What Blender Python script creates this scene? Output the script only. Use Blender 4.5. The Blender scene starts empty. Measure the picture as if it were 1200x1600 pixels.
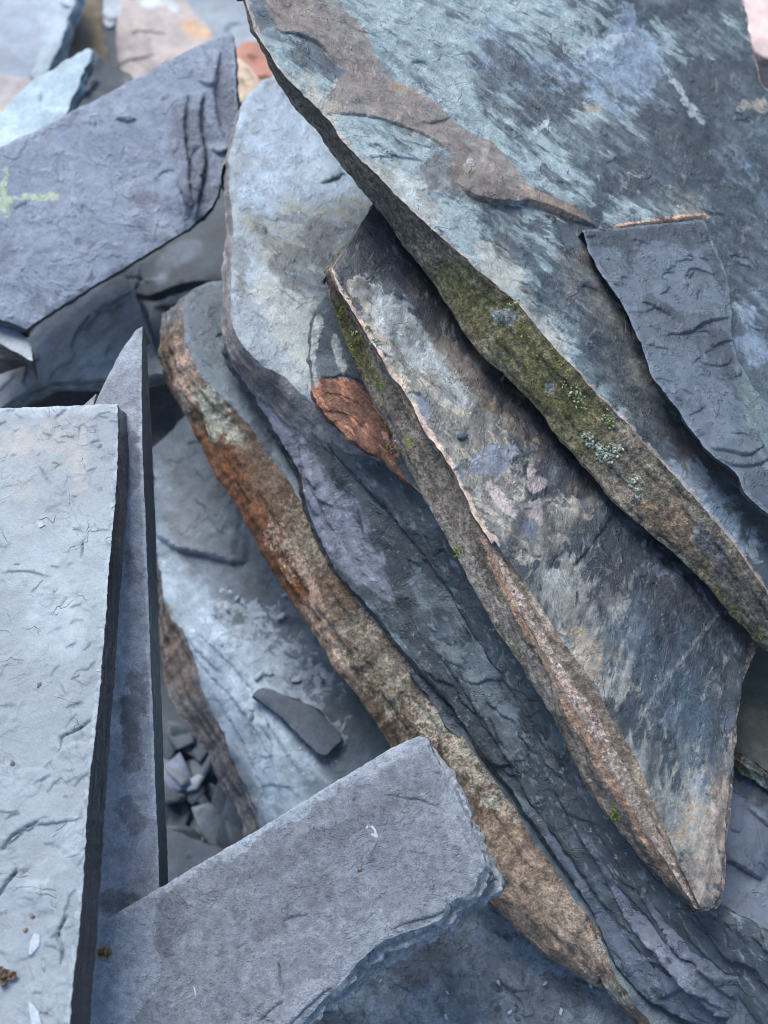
import bpy, math, random
import numpy as np
from mathutils import Matrix, Vector
from mathutils.geometry import delaunay_2d_cdt

# ------------------------------------------------------------------ camera, sky, sun, exposure
scene = bpy.context.scene
PITCH = 55.0                       # degrees below the horizon
CAM_Z = 1.15
FPX = 800 / math.tan(math.radians(22.5))     # focal length in photograph pixels (1200 x 1600)
cam_data = bpy.data.cameras.new('camera')
cam = bpy.data.objects.new('camera', cam_data)
scene.collection.objects.link(cam)
cam.location = (0, 0, CAM_Z)
cam.rotation_euler = (math.radians(90 - PITCH), 0, 0)
cam_data.sensor_fit = 'VERTICAL'
cam_data.sensor_height = 36
cam_data.lens = 18 / math.tan(math.radians(22.5))
cam_data.clip_start = 0.01
cam_data.clip_end = 200
cam_data.dof.use_dof = True
cam_data.dof.focus_distance = 0.80
cam_data.dof.aperture_fstop = 5.6
scene.camera = cam
CAM = Matrix.Translation(cam.location) @ cam.rotation_euler.to_matrix().to_4x4()

SUN_EL, SUN_AZ = math.radians(62), math.radians(-30)     # azimuth clockwise from +Y (away from the camera)
world = bpy.data.worlds.new('World')
scene.world = world
world.use_nodes = True
wn = world.node_tree
wn.nodes.clear()
sky = wn.nodes.new('ShaderNodeTexSky')
sky.sky_type = 'NISHITA'
sky.sun_disc = False
sky.sun_elevation = SUN_EL
sky.sun_rotation = SUN_AZ
sky.air_density = 1.0
sky.dust_density = 1.8
sky.ozone_density = 1.0
bg = wn.nodes.new('ShaderNodeBackground')
bg.inputs['Strength'].default_value = 0.105
wo = wn.nodes.new('ShaderNodeOutputWorld')
wn.links.new(sky.outputs[0], bg.inputs[0])
wn.links.new(bg.outputs[0], wo.inputs[0])
sd = bpy.data.lights.new('sun', 'SUN')
sd.energy = 2.1
sd.angle = math.radians(32)
sd.color = (1.0, 0.96, 0.91)
sun = bpy.data.objects.new('sun', sd)
scene.collection.objects.link(sun)
sdir = Vector((math.sin(SUN_AZ) * math.cos(SUN_EL), math.cos(SUN_AZ) * math.cos(SUN_EL), math.sin(SUN_EL)))
sun.rotation_euler = sdir.to_track_quat('Z', 'Y').to_euler()
sun.location = sdir * 3
scene.view_settings.view_transform = 'Standard'
scene.view_settings.look = 'None'
scene.view_settings.gamma = 1
scene.view_settings.exposure = 1.32
scene.cycles.max_bounces = 5
scene.cycles.filter_width = 1.0

# ------------------------------------------------------------------ numpy noise
_rs = np.random.RandomState(7)
_perm = np.concatenate([_rs.permutation(256)] * 3)
_ang = _rs.rand(256) * 2 * math.pi
_gx, _gy = np.cos(_ang), np.sin(_ang)

def perlin(x, y, seed=0):
    x = np.asarray(x, float) + seed * 17.31
    y = np.asarray(y, float) + seed * 5.77
    xi = np.floor(x).astype(int); yi = np.floor(y).astype(int)
    xf = x - xi; yf = y - yi
    u = xf * xf * xf * (xf * (xf * 6 - 15) + 10); v = yf * yf * yf * (yf * (yf * 6 - 15) + 10)
    def g(ix, iy, dx, dy):
        h = _perm[_perm[ix & 255] + (iy & 255)]
        return _gx[h] * dx + _gy[h] * dy
    a = g(xi, yi, xf, yf); b = g(xi + 1, yi, xf - 1, yf)
    c = g(xi, yi + 1, xf, yf - 1); d = g(xi + 1, yi + 1, xf - 1, yf - 1)
    return (a + u * (b - a)) * (1 - v) + (c + u * (d - c)) * v

def fbm(x, y, oct=4, seed=0, gain=0.5):
    s, a, f = 0, 1, 1
    for i in range(oct):
        s = s + a * perlin(x * f, y * f, seed + i * 3)
        a *= gain; f *= 2.03
    return s

# ------------------------------------------------------------------ 2-D helpers
def resample(pts, step):
    p = np.array(pts, float)
    d = np.r_[0, np.cumsum(np.hypot(*np.diff(p, axis=0).T))]
    n = max(2, int(round(d[-1] / step)) + 1)
    t = np.linspace(0, d[-1], n)
    return np.c_[np.interp(t, d, p[:, 0]), np.interp(t, d, p[:, 1])]

def resample_n(pts, n):
    p = np.array(pts, float)
    d = np.r_[0, np.cumsum(np.hypot(*np.diff(p, axis=0).T))]
    t = np.linspace(0, d[-1], n)
    return np.c_[np.interp(t, d, p[:, 0]), np.interp(t, d, p[:, 1])]

def smooth_line(pts, n=6):
    """Catmull-Rom through the points."""
    p = np.array(pts, float)
    if len(p) < 3: return p
    q = np.vstack([2 * p[0] - p[1], p, 2 * p[-1] - p[-2]])
    out = []
    for i in range(1, len(q) - 2):
        for k in range(n):
            t = k / n
            out.append(0.5 * ((2 * q[i]) + (-q[i-1] + q[i+1]) * t + (2*q[i-1] - 5*q[i] + 4*q[i+1] - q[i+2]) * t*t
                              + (-q[i-1] + 3*q[i] - 3*q[i+1] + q[i+2]) * t**3))
    out.append(p[-1])
    return np.array(out)

def dist_polyline(P, line, closed=False):
    """distance, signed side (+ left of travel), arc fraction of nearest."""
    L = np.asarray(line, float)
    if closed: L = np.vstack([L, L[:1]])
    A, B = L[:-1], L[1:]
    seg = np.hypot(*(B - A).T) + 1e-12
    cum = np.r_[0, np.cumsum(seg)]
    best = np.full(len(P), 1e9); side = np.zeros(len(P)); frac = np.zeros(len(P))
    for i in range(len(A)):
        ab = B[i] - A[i]
        ap = P - A[i]
        t = np.clip((ap @ ab) / (seg[i] ** 2), 0, 1)
        dx = ap[:, 0] - t * ab[0]; dy = ap[:, 1] - t * ab[1]
        d = np.hypot(dx, dy)
        m = d < best
        best[m] = d[m]
        side[m] = np.sign(ab[0] * ap[m, 1] - ab[1] * ap[m, 0])
        frac[m] = (cum[i] + t[m] * seg[i]) / cum[-1]
    return best, side, frac

def inside(P, poly):
    x, y = P[:, 0], P[:, 1]
    c = np.zeros(len(P), bool)
    q = np.asarray(poly, float); n = len(q)
    for i in range(n):
        x0, y0 = q[i]; x1, y1 = q[(i + 1) % n]
        if y0 == y1: continue
        cond = ((y0 > y) != (y1 > y)) & (x < (x1 - x0) * (y - y0) / (y1 - y0) + x0)
        c ^= cond
    return c

def mask_value(px, items):
    """0..1 field in the surface from strokes ('s', [(x,y,r),..]) and polygons ('p', pts, feather)."""
    m = np.zeros(len(px))
    W = np.c_[fbm(px[:, 0] / 55, px[:, 1] / 55, 3, 21) * 17 + fbm(px[:, 0] / 14, px[:, 1] / 14, 2, 25) * 4,
              fbm(px[:, 0] / 55, px[:, 1] / 55, 3, 22) * 17 + fbm(px[:, 0] / 14, px[:, 1] / 14, 2, 26) * 4]
    px0 = px
    for it in items:
        px = px0 + W * (min(1, np.mean([q[2] for q in it[1]]) / 16) if it[0] == 's' else min(1, it[2] / 12))
        if it[0] == 's':
            a = np.array(it[1], float)
            if len(a) == 1: a = np.vstack([a, a + [[.5, .5, 0]]])
            for i in range(len(a) - 1):
                ab = a[i+1, :2] - a[i, :2]; ap = px - a[i, :2]
                t = np.clip((ap @ ab) / (ab @ ab + 1e-9), 0, 1)
                d = np.hypot(ap[:, 0] - t * ab[0], ap[:, 1] - t * ab[1])
                r = a[i, 2] + t * (a[i+1, 2] - a[i, 2])
                m = np.maximum(m, np.clip(1 - d / (2 * r), 0, 1))
        else:
            pts, f = it[1], it[2]
            d, _, _ = dist_polyline(px, pts, True)
            s = np.where(inside(px, pts), d, -d)
            m = np.maximum(m, np.clip(0.5 + s / (2 * f), 0, 1))
    return m

# ------------------------------------------------------------------ materials
def lin(c):
    return tuple(((v / 255) / 12.92 if v / 255 <= 0.04045 else ((v / 255 + 0.055) / 1.055) ** 2.4) for v in c) + (1,)

class NT:
    def __init__(s, mat):
        s.t = mat.node_tree; s.t.nodes.clear()
    def n(s, typ, **kw):
        nd = s.t.nodes.new(typ)
        for k, v in kw.items(): setattr(nd, k, v)
        return nd
    def l(s, a, b): s.t.links.new(a, b)
    def math(s, op, a, b=None, c=None, clamp=False):
        nd = s.n('ShaderNodeMath', operation=op, use_clamp=clamp)
        for i, v in enumerate((a, b, c)):
            if v is None: continue
            if isinstance(v, (int, float)): nd.inputs[i].default_value = v
            else: s.l(v, nd.inputs[i])
        return nd.outputs[0]
    def ramp(s, v, lo, hi, a=0.0, b=1.0):
        nd = s.n('ShaderNodeMapRange', interpolation_type='SMOOTHSTEP')
        s.l(v, nd.inputs[0])
        for i, q in zip((1, 2, 3, 4), (lo, hi, a, b)): nd.inputs[i].default_value = q
        return nd.outputs[0]
    def noise(s, vec, scale, detail=4, rough=0.55, dist=0.0):
        nd = s.n('ShaderNodeTexNoise')
        s.l(vec, nd.inputs['Vector'])
        nd.inputs['Scale'].default_value = scale; nd.inputs['Detail'].default_value = detail
        nd.inputs['Roughness'].default_value = rough; nd.inputs['Distortion'].default_value = dist
        return nd.outputs[0]
    def mapping(s, vec, rot, scale, loc=(0, 0, 0)):
        nd = s.n('ShaderNodeMapping')
        s.l(vec, nd.inputs[0]); nd.inputs[1].default_value = loc; nd.inputs[2].default_value = rot; nd.inputs[3].default_value = scale
        return nd.outputs[0]
    def stretch(s, vec, ang, scale):
        """Features drawn out along the direction ang (degrees) in the slab's plane."""
        return s.mapping(s.mapping(vec, (0, 0, math.radians(-ang)), (1, 1, 1)), (0, 0, 0), scale)
    def mix(s, f, a, b, mode='MIX'):
        nd = s.n('ShaderNodeMix', data_type='RGBA', blend_type=mode)
        if isinstance(f, (int, float)): nd.inputs[0].default_value = f
        else: s.l(f, nd.inputs[0])
        for i, v in ((6, a), (7, b)):
            if isinstance(v, tuple): nd.inputs[i].default_value = v
            else: s.l(v, nd.inputs[i])
        return nd.outputs[2]
    def attr(s, name):
        nd = s.n('ShaderNodeAttribute', attribute_name=name)
        return nd.outputs['Fac']

_seed = [0]
def rock(name, a, b, stains=(), rough=0.62, spec=0.5, var=0.45, hair=0.0, hair_scale=30, patch=22, streak=0, streak_ang=0, lamin=0,
         fine=0.00030, mid=0.0006, terr=0.0, terr_scale=45, speck=0.25, grain=0.18, scratch=0.0, pits=0.0):
    """Stone: two tones in patches, streaks, grains, named stains, and fine relief as bump (metres)."""
    m = bpy.data.materials.new(name); m.use_nodes = True
    t = NT(m)
    _seed[0] += 1
    cool = lambda c: (c[0] * .89, c[1] * .985, c[2] * 1.03, 1) if c[2] >= c[0] * 1.02 else c
    a, b = cool(a), cool(b)
    stains = [(st[0], cool(st[1])) + tuple(st[2:]) for st in stains]
    tc = t.n('ShaderNodeTexCoord')
    vec = t.mapping(tc.outputs['Object'], (0, 0, 0), (1, 1, 1), (_seed[0] * 1.37, _seed[0] * 0.71, 0))
    n1 = t.noise(vec, patch, 7, 0.62, 0.35)
    f1 = t.ramp(n1, 0.5 - 0.22 * (1.1 - var), 0.5 + 0.28 * (1.1 - var))
    col = t.mix(f1, a, b)
    # medium mottling
    n2 = t.noise(vec, patch * 5.3, 6, 0.68)
    mot = t.ramp(n2, 0.25, 0.75, 1 - grain * 1.6, 1 + grain * 1.6)
    n3 = t.noise(vec, 380, 5, 0.7)
    g3 = grain * (1.2 if (lamin or rough > 0.72) else 0.35)
    mot = t.math('MULTIPLY', mot, t.ramp(n3, 0.38, 0.62, 1 - g3, 1 + g3))
    heights = [(n3, mid * (0.5 if (lamin or rough > 0.72) else 0.12))]
    if streak:
        sv = t.stretch(vec, streak_ang, (14, 120, 60))
        ns = t.noise(sv, 1.0, 6, 0.7, 0.3)
        mot = t.math('MULTIPLY', mot, t.ramp(ns, 0.25, 0.75, 1 - streak, 1 + streak))
        heights.append((ns, 0.0007 * streak))
    if lamin:
        lv = t.mapping(vec, (0, 0, 0), (18, 18, 420))
        nl = t.noise(lv, 1.0, 5, 0.7, 0.2)
        mot = t.math('MULTIPLY', mot, t.ramp(nl, 0.3, 0.7, 1 - lamin, 1 + lamin * 0.8))
        heights.append((nl, 0.0014 * lamin))
    nf = t.noise(vec, 900, 4, 0.75)
    mot = t.math('MULTIPLY', mot, t.ramp(nf, 0.3, 0.7, 1 - grain * 1.1, 1 + grain * 1.2))
    gray = t.n('ShaderNodeCombineColor')
    for i in range(3): t.l(mot, gray.inputs[i])
    rgh = rough
    for st in stains:
        mk, c, amp, soft, sc = st[:5]
        op = st[5] if len(st) > 5 else 1.0
        sv = t.mapping(vec, (0, 0, 0), (1, 1, 1), (3.1 * sc * 0.01, -1.7, 0.4))
        if len(st) > 6:   # streaky stain: angle
            sv = t.stretch(sv, st[6], (0.5, 1.25, 1))
        ns = t.noise(sv, sc, 6 if len(st) > 6 else 8, 0.56 if len(st) > 6 else 0.66, 0.5)
        if mk is None:
            f = t.ramp(ns, amp - soft, amp + soft, 0, op)
        else:
            at_ = t.attr('m_' + mk)
            ns2 = t.noise(sv, sc * 5.1, 5, 0.7)
            wob = t.math('MULTIPLY_ADD', t.math('SUBTRACT', ns, 0.5), amp * 2.9, t.math('MULTIPLY', t.math('SUBTRACT', ns2, 0.5), 0.55))
            v = t.math('MULTIPLY_ADD', wob, t.math('MULTIPLY', at_, 4.0, clamp=True), at_)
            f = t.ramp(v, 0.5 - soft * 1.3, 0.5 + soft * 1.3, 0, op)
            f = t.math('MULTIPLY', f, t.ramp(t.noise(sv, sc * 1.9, 6, 0.7), 0.32, 0.62, 0.50, 1.0))
        col = t.mix(f, col, c)
    col = t.mix(1.0, col, gray.outputs[0], 'MULTIPLY')
    if speck:
        ng = t.noise(vec, 1500, 2, 0.5)
        ng2 = t.noise(vec, 60, 3, 0.6)
        f = t.math('MULTIPLY', t.ramp(ng, 0.66, 0.72), t.ramp(ng2, 0.5, 0.62, 0, speck))
        col = t.mix(f, col, (0.5, 0.5, 0.46, 1))
        ng = t.noise(vec, 700, 2, 0.5)
        f = t.math('MULTIPLY', t.ramp(ng, 0.68, 0.73), speck)
        col = t.mix(f, col, (0.03, 0.03, 0.035, 1))
    # relief
    heights.append((t.noise(vec, 130, 7, 0.68), mid * (1.7 if (lamin or rough > 0.72) else 1.0)))
    heights.append((nf, fine * 1.6))
    if terr:
        wv = t.noise(vec, terr_scale, 4, 0.55, 0.6)
        tr = t.math('FRACT', t.math('MULTIPLY', wv, 9.0))
        edge = t.ramp(tr, 0.0, 0.06)            # sharp lip, slow slope
        saw = t.math('MULTIPLY', edge, t.math('SUBTRACT', 1.0, tr))
        gate = t.ramp(t.noise(vec, terr_scale * 2.3, 3, 0.5), 0.50, 0.60)
        heights.append((t.math('MULTIPLY', saw, gate), terr))
    if hair:      # hairline splits: broken contour lines, cut into the relief
        hv = t.noise(vec, hair_scale, 5, 0.6, 1.2)
        g2 = t.ramp(t.noise(vec, hair_scale * 1.7, 3, 0.5), 0.50, 0.56)
        ln = None
        for lev in (0.42, 0.5, 0.57):
            q = t.ramp(t.math('ABSOLUTE', t.math('SUBTRACT', hv, lev)), 0.0, 0.008, 1.0, 0.0)
            ln = q if ln is None else t.math('MAXIMUM', ln, q)
        ln = t.math('MULTIPLY', ln, g2)
        heights.append((ln, -hair * 0.55))
        col = t.mix(t.math('MULTIPLY', ln, 0.18), col, (0.02, 0.02, 0.024, 1))
    if scratch:
        sv = t.stretch(vec, streak_ang + 7, (30, 800, 1))
        heights.append((t.ramp(t.noise(sv, 1.0, 3, 0.5), 0.62, 0.70), scratch))
    if pits:
        heights.append((t.ramp(t.noise(vec, 420, 3, 0.6), 0.30, 0.42), pits))
    h = None
    for v, w in heights:
        q = t.math('MULTIPLY', v, w)
        h = q if h is None else t.math('ADD', h, q)
    bp = t.n('ShaderNodeBump'); bp.inputs['Distance'].default_value = 1.0; bp.inputs['Strength'].default_value = 1.0
    t.l(h, bp.inputs['Height'])
    bs = t.n('ShaderNodeBsdfPrincipled')
    t.l(col, bs.inputs['Base Color'])
    t.l(t.ramp(n2, 0.3, 0.7, rough - 0.13, rough + 0.05), bs.inputs['Roughness'])
    bs.inputs['Specular IOR Level'].default_value = spec * 0.9
    t.l(bp.outputs[0], bs.inputs['Normal'])
    o = t.n('ShaderNodeOutputMaterial')
    t.l(bs.outputs[0], o.inputs[0])
    return m

# ------------------------------------------------------------------ planes
def ray(px, py):
    return np.stack([(np.asarray(px, float) - 600) / FPX, -(np.asarray(py, float) - 800) / FPX, -np.ones_like(np.asarray(px, float))], -1)

class Plane:
    """A tilted plane of the pile: through the point seen at (px,py) at depth d, facing (a,b,1) in camera axes."""
    def __init__(s, px, py, d, a, b):
        s.n = np.array([a, b, 1.0]); s.n /= np.linalg.norm(s.n)
        s.o = ray(px, py) * d
        x = np.array([1.0, 0, 0]); x = x - s.n * (x @ s.n); s.x = x / np.linalg.norm(x)
        s.y = np.cross(s.n, s.x)
    def hit(s, px, py, off=0.0):
        r = ray(px, py)
        k = (s.o @ s.n + off) / (r @ s.n)
        return r * k[..., None]
    def uv(s, P): return np.stack([(P - s.o) @ s.x, (P - s.o) @ s.y], -1)
    def px2uv(s, pts, off=0.0):
        p = np.array(pts, float); return s.uv(s.hit(p[:, 0], p[:, 1], off))
    def uv2px(s, uv, z=0.0):
        P = s.o + uv[:, :1] * s.x + uv[:, 1:2] * s.y + s.n * (np.asarray(z)[..., None] if np.ndim(z) else z)
        return np.stack([600 + FPX * P[:, 0] / -P[:, 2], 800 - FPX * P[:, 1] / -P[:, 2]], -1)
    def depth(s, px, py): return -s.hit(np.array([px]), np.array([py]))[0, 2]

def link(o, parent=None):
    scene.collection.objects.link(o)
    if parent is not None: o.parent = parent
    return o

def mesh_obj(name, V, F, mat, parent=None, attrs=None, smooth=True):
    me = bpy.data.meshes.new(name)
    V = np.asarray(V, np.float32)
    F = np.asarray(F, np.int32)
    if F.ndim == 2:
        k = F.shape[1]
        me.vertices.add(len(V)); me.vertices.foreach_set('co', V.ravel())
        me.loops.add(F.size); me.loops.foreach_set('vertex_index', F.ravel())
        me.polygons.add(len(F)); me.polygons.foreach_set('loop_start', np.arange(0, F.size, k, dtype=np.int32))
        me.polygons.foreach_set('loop_total', np.full(len(F), k, np.int32))
    me.update(calc_edges=True)
    me.validate()
    if smooth: me.polygons.foreach_set('use_smooth', np.ones(len(me.polygons), bool))
    if attrs:
        for k, v in attrs.items():
            at = me.attributes.new(k, 'FLOAT', 'POINT')
            at.data.foreach_set('value', np.asarray(v, np.float32))
    me.materials.append(mat)
    return link(bpy.data.objects.new(name, me), parent)

def tag(o, label=None, cat=None, group=None, kind=None):
    if label: o['label'] = label
    if cat: o['category'] = cat
    if group: o['group'] = group
    if kind: o['kind'] = kind
    return o

REG = {}
def slab(name, label, cat, plane, segs, t, mat, emat, res=0.003, rough=0.0012, masks=None, emasks=None, ledges=(), cracks=(),
         auto=(0, 0, 0), relief=0.0012, rscale=9, bevel=0.0012, erelief=0.0015, erows=None, bulge=0.0, group=None, seed=1,
         parent=None, face_name='face', edge_name='edge', ewave=1.0, curve=0.0, lth=0.0036):
    """A slab of stone on `plane`, thickness t. segs: list of (visible top line, foot line or None) in photograph pixels, in order
    round the outline; a foot line makes that flank lean out to the line."""
    masks = masks or {}; emasks = emasks or {}
    rng = np.random.RandomState(seed * 13 + 5)
    step = res * 0.8
    top, off, calm = [], [], []
    down = np.array([0, 0, -t])
    for s in segs:
        tp = s[0]; bt = s[1] if len(s) > 1 else None
        uvt = plane.px2uv(tp)
        if not (len(s) > 2 and s[2] == 'straight'): uvt = smooth_line(uvt, 4)
        r = resample(uvt, step)
        if bt is None:
            o = np.zeros((len(r), 3)) + down
        else:
            uvb = plane.px2uv(bt, -t)
            if not (len(s) > 2 and s[2] == 'straight'): uvb = smooth_line(uvb, 4)
            rb = resample_n(uvb, len(r))
            o = np.c_[rb - r, np.full(len(r), -t)]
        top.append(r); off.append(o); calm.append(np.full(len(r), 0.3 if len(s) > 2 and s[2] == 'straight' else 1.0))
    ring = np.vstack(top); off = np.vstack(off); calm = np.concatenate(calm)
    keep = [0]
    for i in range(1, len(ring)):
        if np.hypot(*(ring[i] - ring[keep[-1]])) > step * 0.35: keep.append(i)
    if np.hypot(*(ring[keep[-1]] - ring[0])) < step * 0.35: keep.pop()
    ring, off, calm = ring[keep], off[keep], calm[keep]
    area = 0.5 * np.sum(ring[:, 0] * np.roll(ring[:, 1], -1) - np.roll(ring[:, 0], -1) * ring[:, 1])
    if area < 0: ring, off, calm = ring[::-1].copy(), off[::-1].copy(), calm[::-1].copy()
    for _ in range(6): calm = (np.roll(calm, 1) + calm * 2 + np.roll(calm, -1)) / 4
    for _ in range(2): off = (np.roll(off, 1, 0) + off * 2 + np.roll(off, -1, 0)) / 4
    n = len(ring)
    tan = np.roll(ring, -1, 0) - np.roll(ring, 1, 0)
    tan /= np.linalg.norm(tan, axis=1)[:, None] + 1e-12
    out = np.c_[tan[:, 1], -tan[:, 0]]
    arc = np.r_[0, np.cumsum(np.hypot(*np.diff(ring, axis=0).T))]
    j = fbm(arc * 28, arc * 0 + seed, 5, seed, 0.6) * rough * 1.6 * calm + fbm(arc * 210, arc * 0 + 3.3, 3, seed + 4, 0.6) * rough * 0.5
    ring = ring + out * j[:, None]
    # interior points
    lo, hi = ring.min(0), ring.max(0)
    gx, gy = np.meshgrid(np.arange(lo[0], hi[0], res), np.arange(lo[1], hi[1], res * 0.87))
    gx = gx + (np.arange(gx.shape[0]) % 2)[:, None] * res * 0.5
    G = np.c_[gx.ravel(), gy.ravel()]
    idx = np.arange(len(G))
    pxg = plane.uv2px(G)
    vis = (pxg[:, 0] > -50) & (pxg[:, 0] < 1250) & (pxg[:, 1] > -50) & (pxg[:, 1] < 1650)
    G = G[vis | (rng.rand(len(G)) < 0.08)]
    G = G + (rng.rand(*G.shape) - 0.5) * res * 0.45
    G = G[inside(G, ring)]
    d, _, _ = dist_polyline(G, ring[::max(1, n // 900)] if n > 900 else ring, True)
    G = G[d > res * 0.55]
    # ledges
    L = []
    for lg in ledges:
        line = resample(smooth_line(plane.px2uv(lg[0]), 5), res * 0.7)
        a = np.arange(len(line)) * res * 0.7
        line = line + np.c_[fbm(a * 120, a * 0 + lg[0][0][0], 3, 5), fbm(a * 120, a * 0 + lg[0][0][1], 3, 9)] * 0.0012
        L.append((line, lg[1], lg[2]))
    for _ in range(auto[0]):
        c = G[rng.randint(len(G))]
        ln = auto[1] * (0.35 + rng.rand() * 0.9)
        an = (math.radians(auto[3]) + rng.randn() * 0.5) if len(auto) > 3 else rng.rand() * 6.28
        a = np.arange(0, ln, res * 0.7)
        if len(a) < 4: continue
        cur = rng.randn() * 18
        hd = an + cur * (a - ln / 2) + fbm(a * 90, a * 0, 3, rng.randint(99)) * 1.3
        st = np.c_[np.cos(hd), np.sin(hd)] * res * 0.7
        line = c + np.cumsum(st, 0) - st.sum(0) / 2
        L.append((line, auto[2] * (0.4 + rng.rand() * 0.8), 0.006 + rng.rand() * 0.018))
    C = []
    for ck in cracks:
        line = resample(smooth_line(plane.px2uv(ck[0]), 5), res * 0.7)
        a = np.arange(len(line)) * res * 0.7
        line = line + np.c_[fbm(a * 150, a * 0 + 2, 3, 15), fbm(a * 150, a * 0 + 7, 3, 19)] * 0.0016
        C.append((line, ck[1], ck[2]))
    ext = []
    def chains(line, offs):
        tn = np.gradient(line, axis=0); tn /= np.linalg.norm(tn, axis=1)[:, None] + 1e-12
        nn = np.c_[-tn[:, 1], tn[:, 0]]
        for o in offs: ext.append(line + nn * o)
    for line, dl, fall in L: chains(line, (-0.00016, 0.00016))
    for line, dp, w in C: chains(line, (-w, 0, w))
    if ext:
        E = np.vstack(ext)
        E = E[inside(E, ring)]
        if len(E):
            d, _, _ = dist_polyline(E, ring, True)
            E = E[d > 0.0004]
        # remove lattice points too close to the inserted ones
        cell = {}
        for p in E: cell[(int(p[0] / res * 2), int(p[1] / res * 2))] = 1
        G = np.array([p for p in G if (int(p[0] / res * 2), int(p[1] / res * 2)) not in cell])
    else:
        E = np.zeros((0, 2))
    P = np.vstack([ring, G, E])
    edges = [(i, (i + 1) % n) for i in range(n)]
    r = delaunay_2d_cdt([Vector(p) for p in P], edges, [], 1, 1e-7)
    V2 = np.array([(v.x, v.y) for v in r[0]]); F = np.array([f for f in r[2] if len(f) == 3])
    orig = r[3]
    # heights
    rs = ring[::max(1, n // 700)]
    dr, _, _ = dist_polyline(V2, rs, True)
    s0 = seed * 3.7
    def height(V2, dr):
        h = relief * fbm(V2[:, 0] * rscale + s0, V2[:, 1] * rscale, 4, seed, 0.45) * 1.4
        h += relief * 0.18 * fbm(V2[:, 0] * 140 + s0, V2[:, 1] * 140, 3, seed + 9, 0.6)
        for line, dl, fall in L:
            lo, hi = line.min(0) - 4 * fall, line.max(0) + 4 * fall
            k = np.where((V2[:, 0] > lo[0]) & (V2[:, 0] < hi[0]) & (V2[:, 1] > lo[1]) & (V2[:, 1] < hi[1]))[0]
            if not len(k): continue
            d, sd_, fr = dist_polyline(V2[k], line)
            h[k] += np.where(sd_ > 0, dl * np.exp(-(d / fall) ** 1.3) * np.clip(np.sin(np.pi * fr), 0, 1) ** 0.5, 0)
        for line, dp, w in C:
            lo, hi = line.min(0) - 4 * w, line.max(0) + 4 * w
            k = np.where((V2[:, 0] > lo[0]) & (V2[:, 0] < hi[0]) & (V2[:, 1] > lo[1]) & (V2[:, 1] < hi[1]))[0]
            if not len(k): continue
            d, sd_, fr = dist_polyline(V2[k], line)
            h[k] -= dp * np.clip(1 - d / (w * 1.2), 0, 1) * np.clip(np.sin(np.pi * fr) * 2, 0, 1)
        bw = 0.0022 + 0.0012 * fbm(V2[:, 0] * 60, V2[:, 1] * 60, 2, seed + 2)
        chip = np.clip(0.55 + fbm(V2[:, 0] * 80, V2[:, 1] * 80, 3, seed + 6) * 1.6, 0.1, 1.8)
        h -= bevel * chip * np.clip(1 - dr / np.maximum(bw, 1e-4), 0, 1) ** 1.6
        if curve:
            c0 = V2.mean(0); h -= curve * ((V2 - c0) ** 2).sum(1)
        return h
    h = height(V2, dr)
    pxs = plane.uv2px(V2)
    cen = ring.mean(0)
    local = lambda u, v, z: np.c_[u - cen[0], v - cen[1], np.zeros(len(u)) + z + t]
    at = {'m_' + k: mask_value(pxs, v) for k, v in masks.items()}
    at['m_rim'] = np.clip(1 - dr / 0.0042, 0, 1) * 0.9  # pale rim: fracture wear plus edge highlights put into the colour
    # frame
    o = plane.o + cen[0] * plane.x + cen[1] * plane.y - plane.n * t
    M = Matrix(((plane.x[0], plane.y[0], plane.n[0], o[0]), (plane.x[1], plane.y[1], plane.n[1], o[1]),
                (plane.x[2], plane.y[2], plane.n[2], o[2]), (0, 0, 0, 1)))
    root = bpy.data.objects.new(name, None)
    link(root)
    root.empty_display_size = 0.03
    root.matrix_world = CAM @ M
    if parent is not None:
        root.parent = parent; root.matrix_parent_inverse = parent.matrix_world.inverted()
    else:
        tag(root, label, cat, group)
    mesh_obj(face_name, local(V2[:, 0], V2[:, 1], h), F, mat, root, at)
    # flank: rows from top ring to foot ring
    # ring vertices of the top share heights
    hr = height(ring, np.zeros(n))
    NL = min(14, max(2, int(round(t / lth))))
    cuts = np.cumsum(np.r_[0, 0.6 + rng.rand(NL)]); cuts /= cuts[-1]
    vs = [0.0]
    lay = [0]
    for l in range(NL):
        a_, b_ = cuts[l], cuts[l + 1]
        if l: vs.append(a_ + 0.06 * (b_ - a_)); lay.append(l)
        for q_ in range(1, max(2, int((b_ - a_) * t / (res * 1.1)) + 1)):
            vs.append(a_ + (b_ - a_) * q_ / max(2, int((b_ - a_) * t / (res * 1.1)) + 1)); lay.append(l)
        vs.append(b_ - 0.02 * (b_ - a_)); lay.append(l)
    K = len(vs) - 1
    rows = []
    o3 = np.c_[out, np.zeros(n)]
    slope = off + 0
    ln = np.linalg.norm(slope, axis=1)[:, None]
    tan3 = np.c_[tan, np.zeros(n)]
    nrm = np.cross(tan3, slope / ln); sg = np.sign((nrm * o3).sum(1) + 1e-9 + nrm[:, 2] * 0.5)
    nrm = nrm * sg[:, None]
    top3 = np.c_[ring, hr]
    for k in range(K + 1):
        v = vs[k]; l = lay[k]
        p = top3 + slope * v
        amp = erelief * min(1, v * 5)
        st_ = fbm(arc * 26, arc * 0 + l * 5.31, 5, seed + 31, 0.62) * 3.2
        q = (np.round(st_) * 0.7 + st_ * 0.3) / 3.2 * amp * 2.0
        q += fbm(arc * 14, arc * 0 + v * t * 120 * ewave, 3, seed + 41, 0.6) * amp * 0.9
        q += fbm(arc * 150, arc * 0 + v * t * 300, 2, seed + 51, 0.6) * amp * 0.4
        q = q * calm + bulge * 4 * v * (1 - v)
        if k == K: q = q - erelief * 0.8
        rows.append(p + nrm * q[:, None])
    R = np.vstack(rows)
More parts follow.
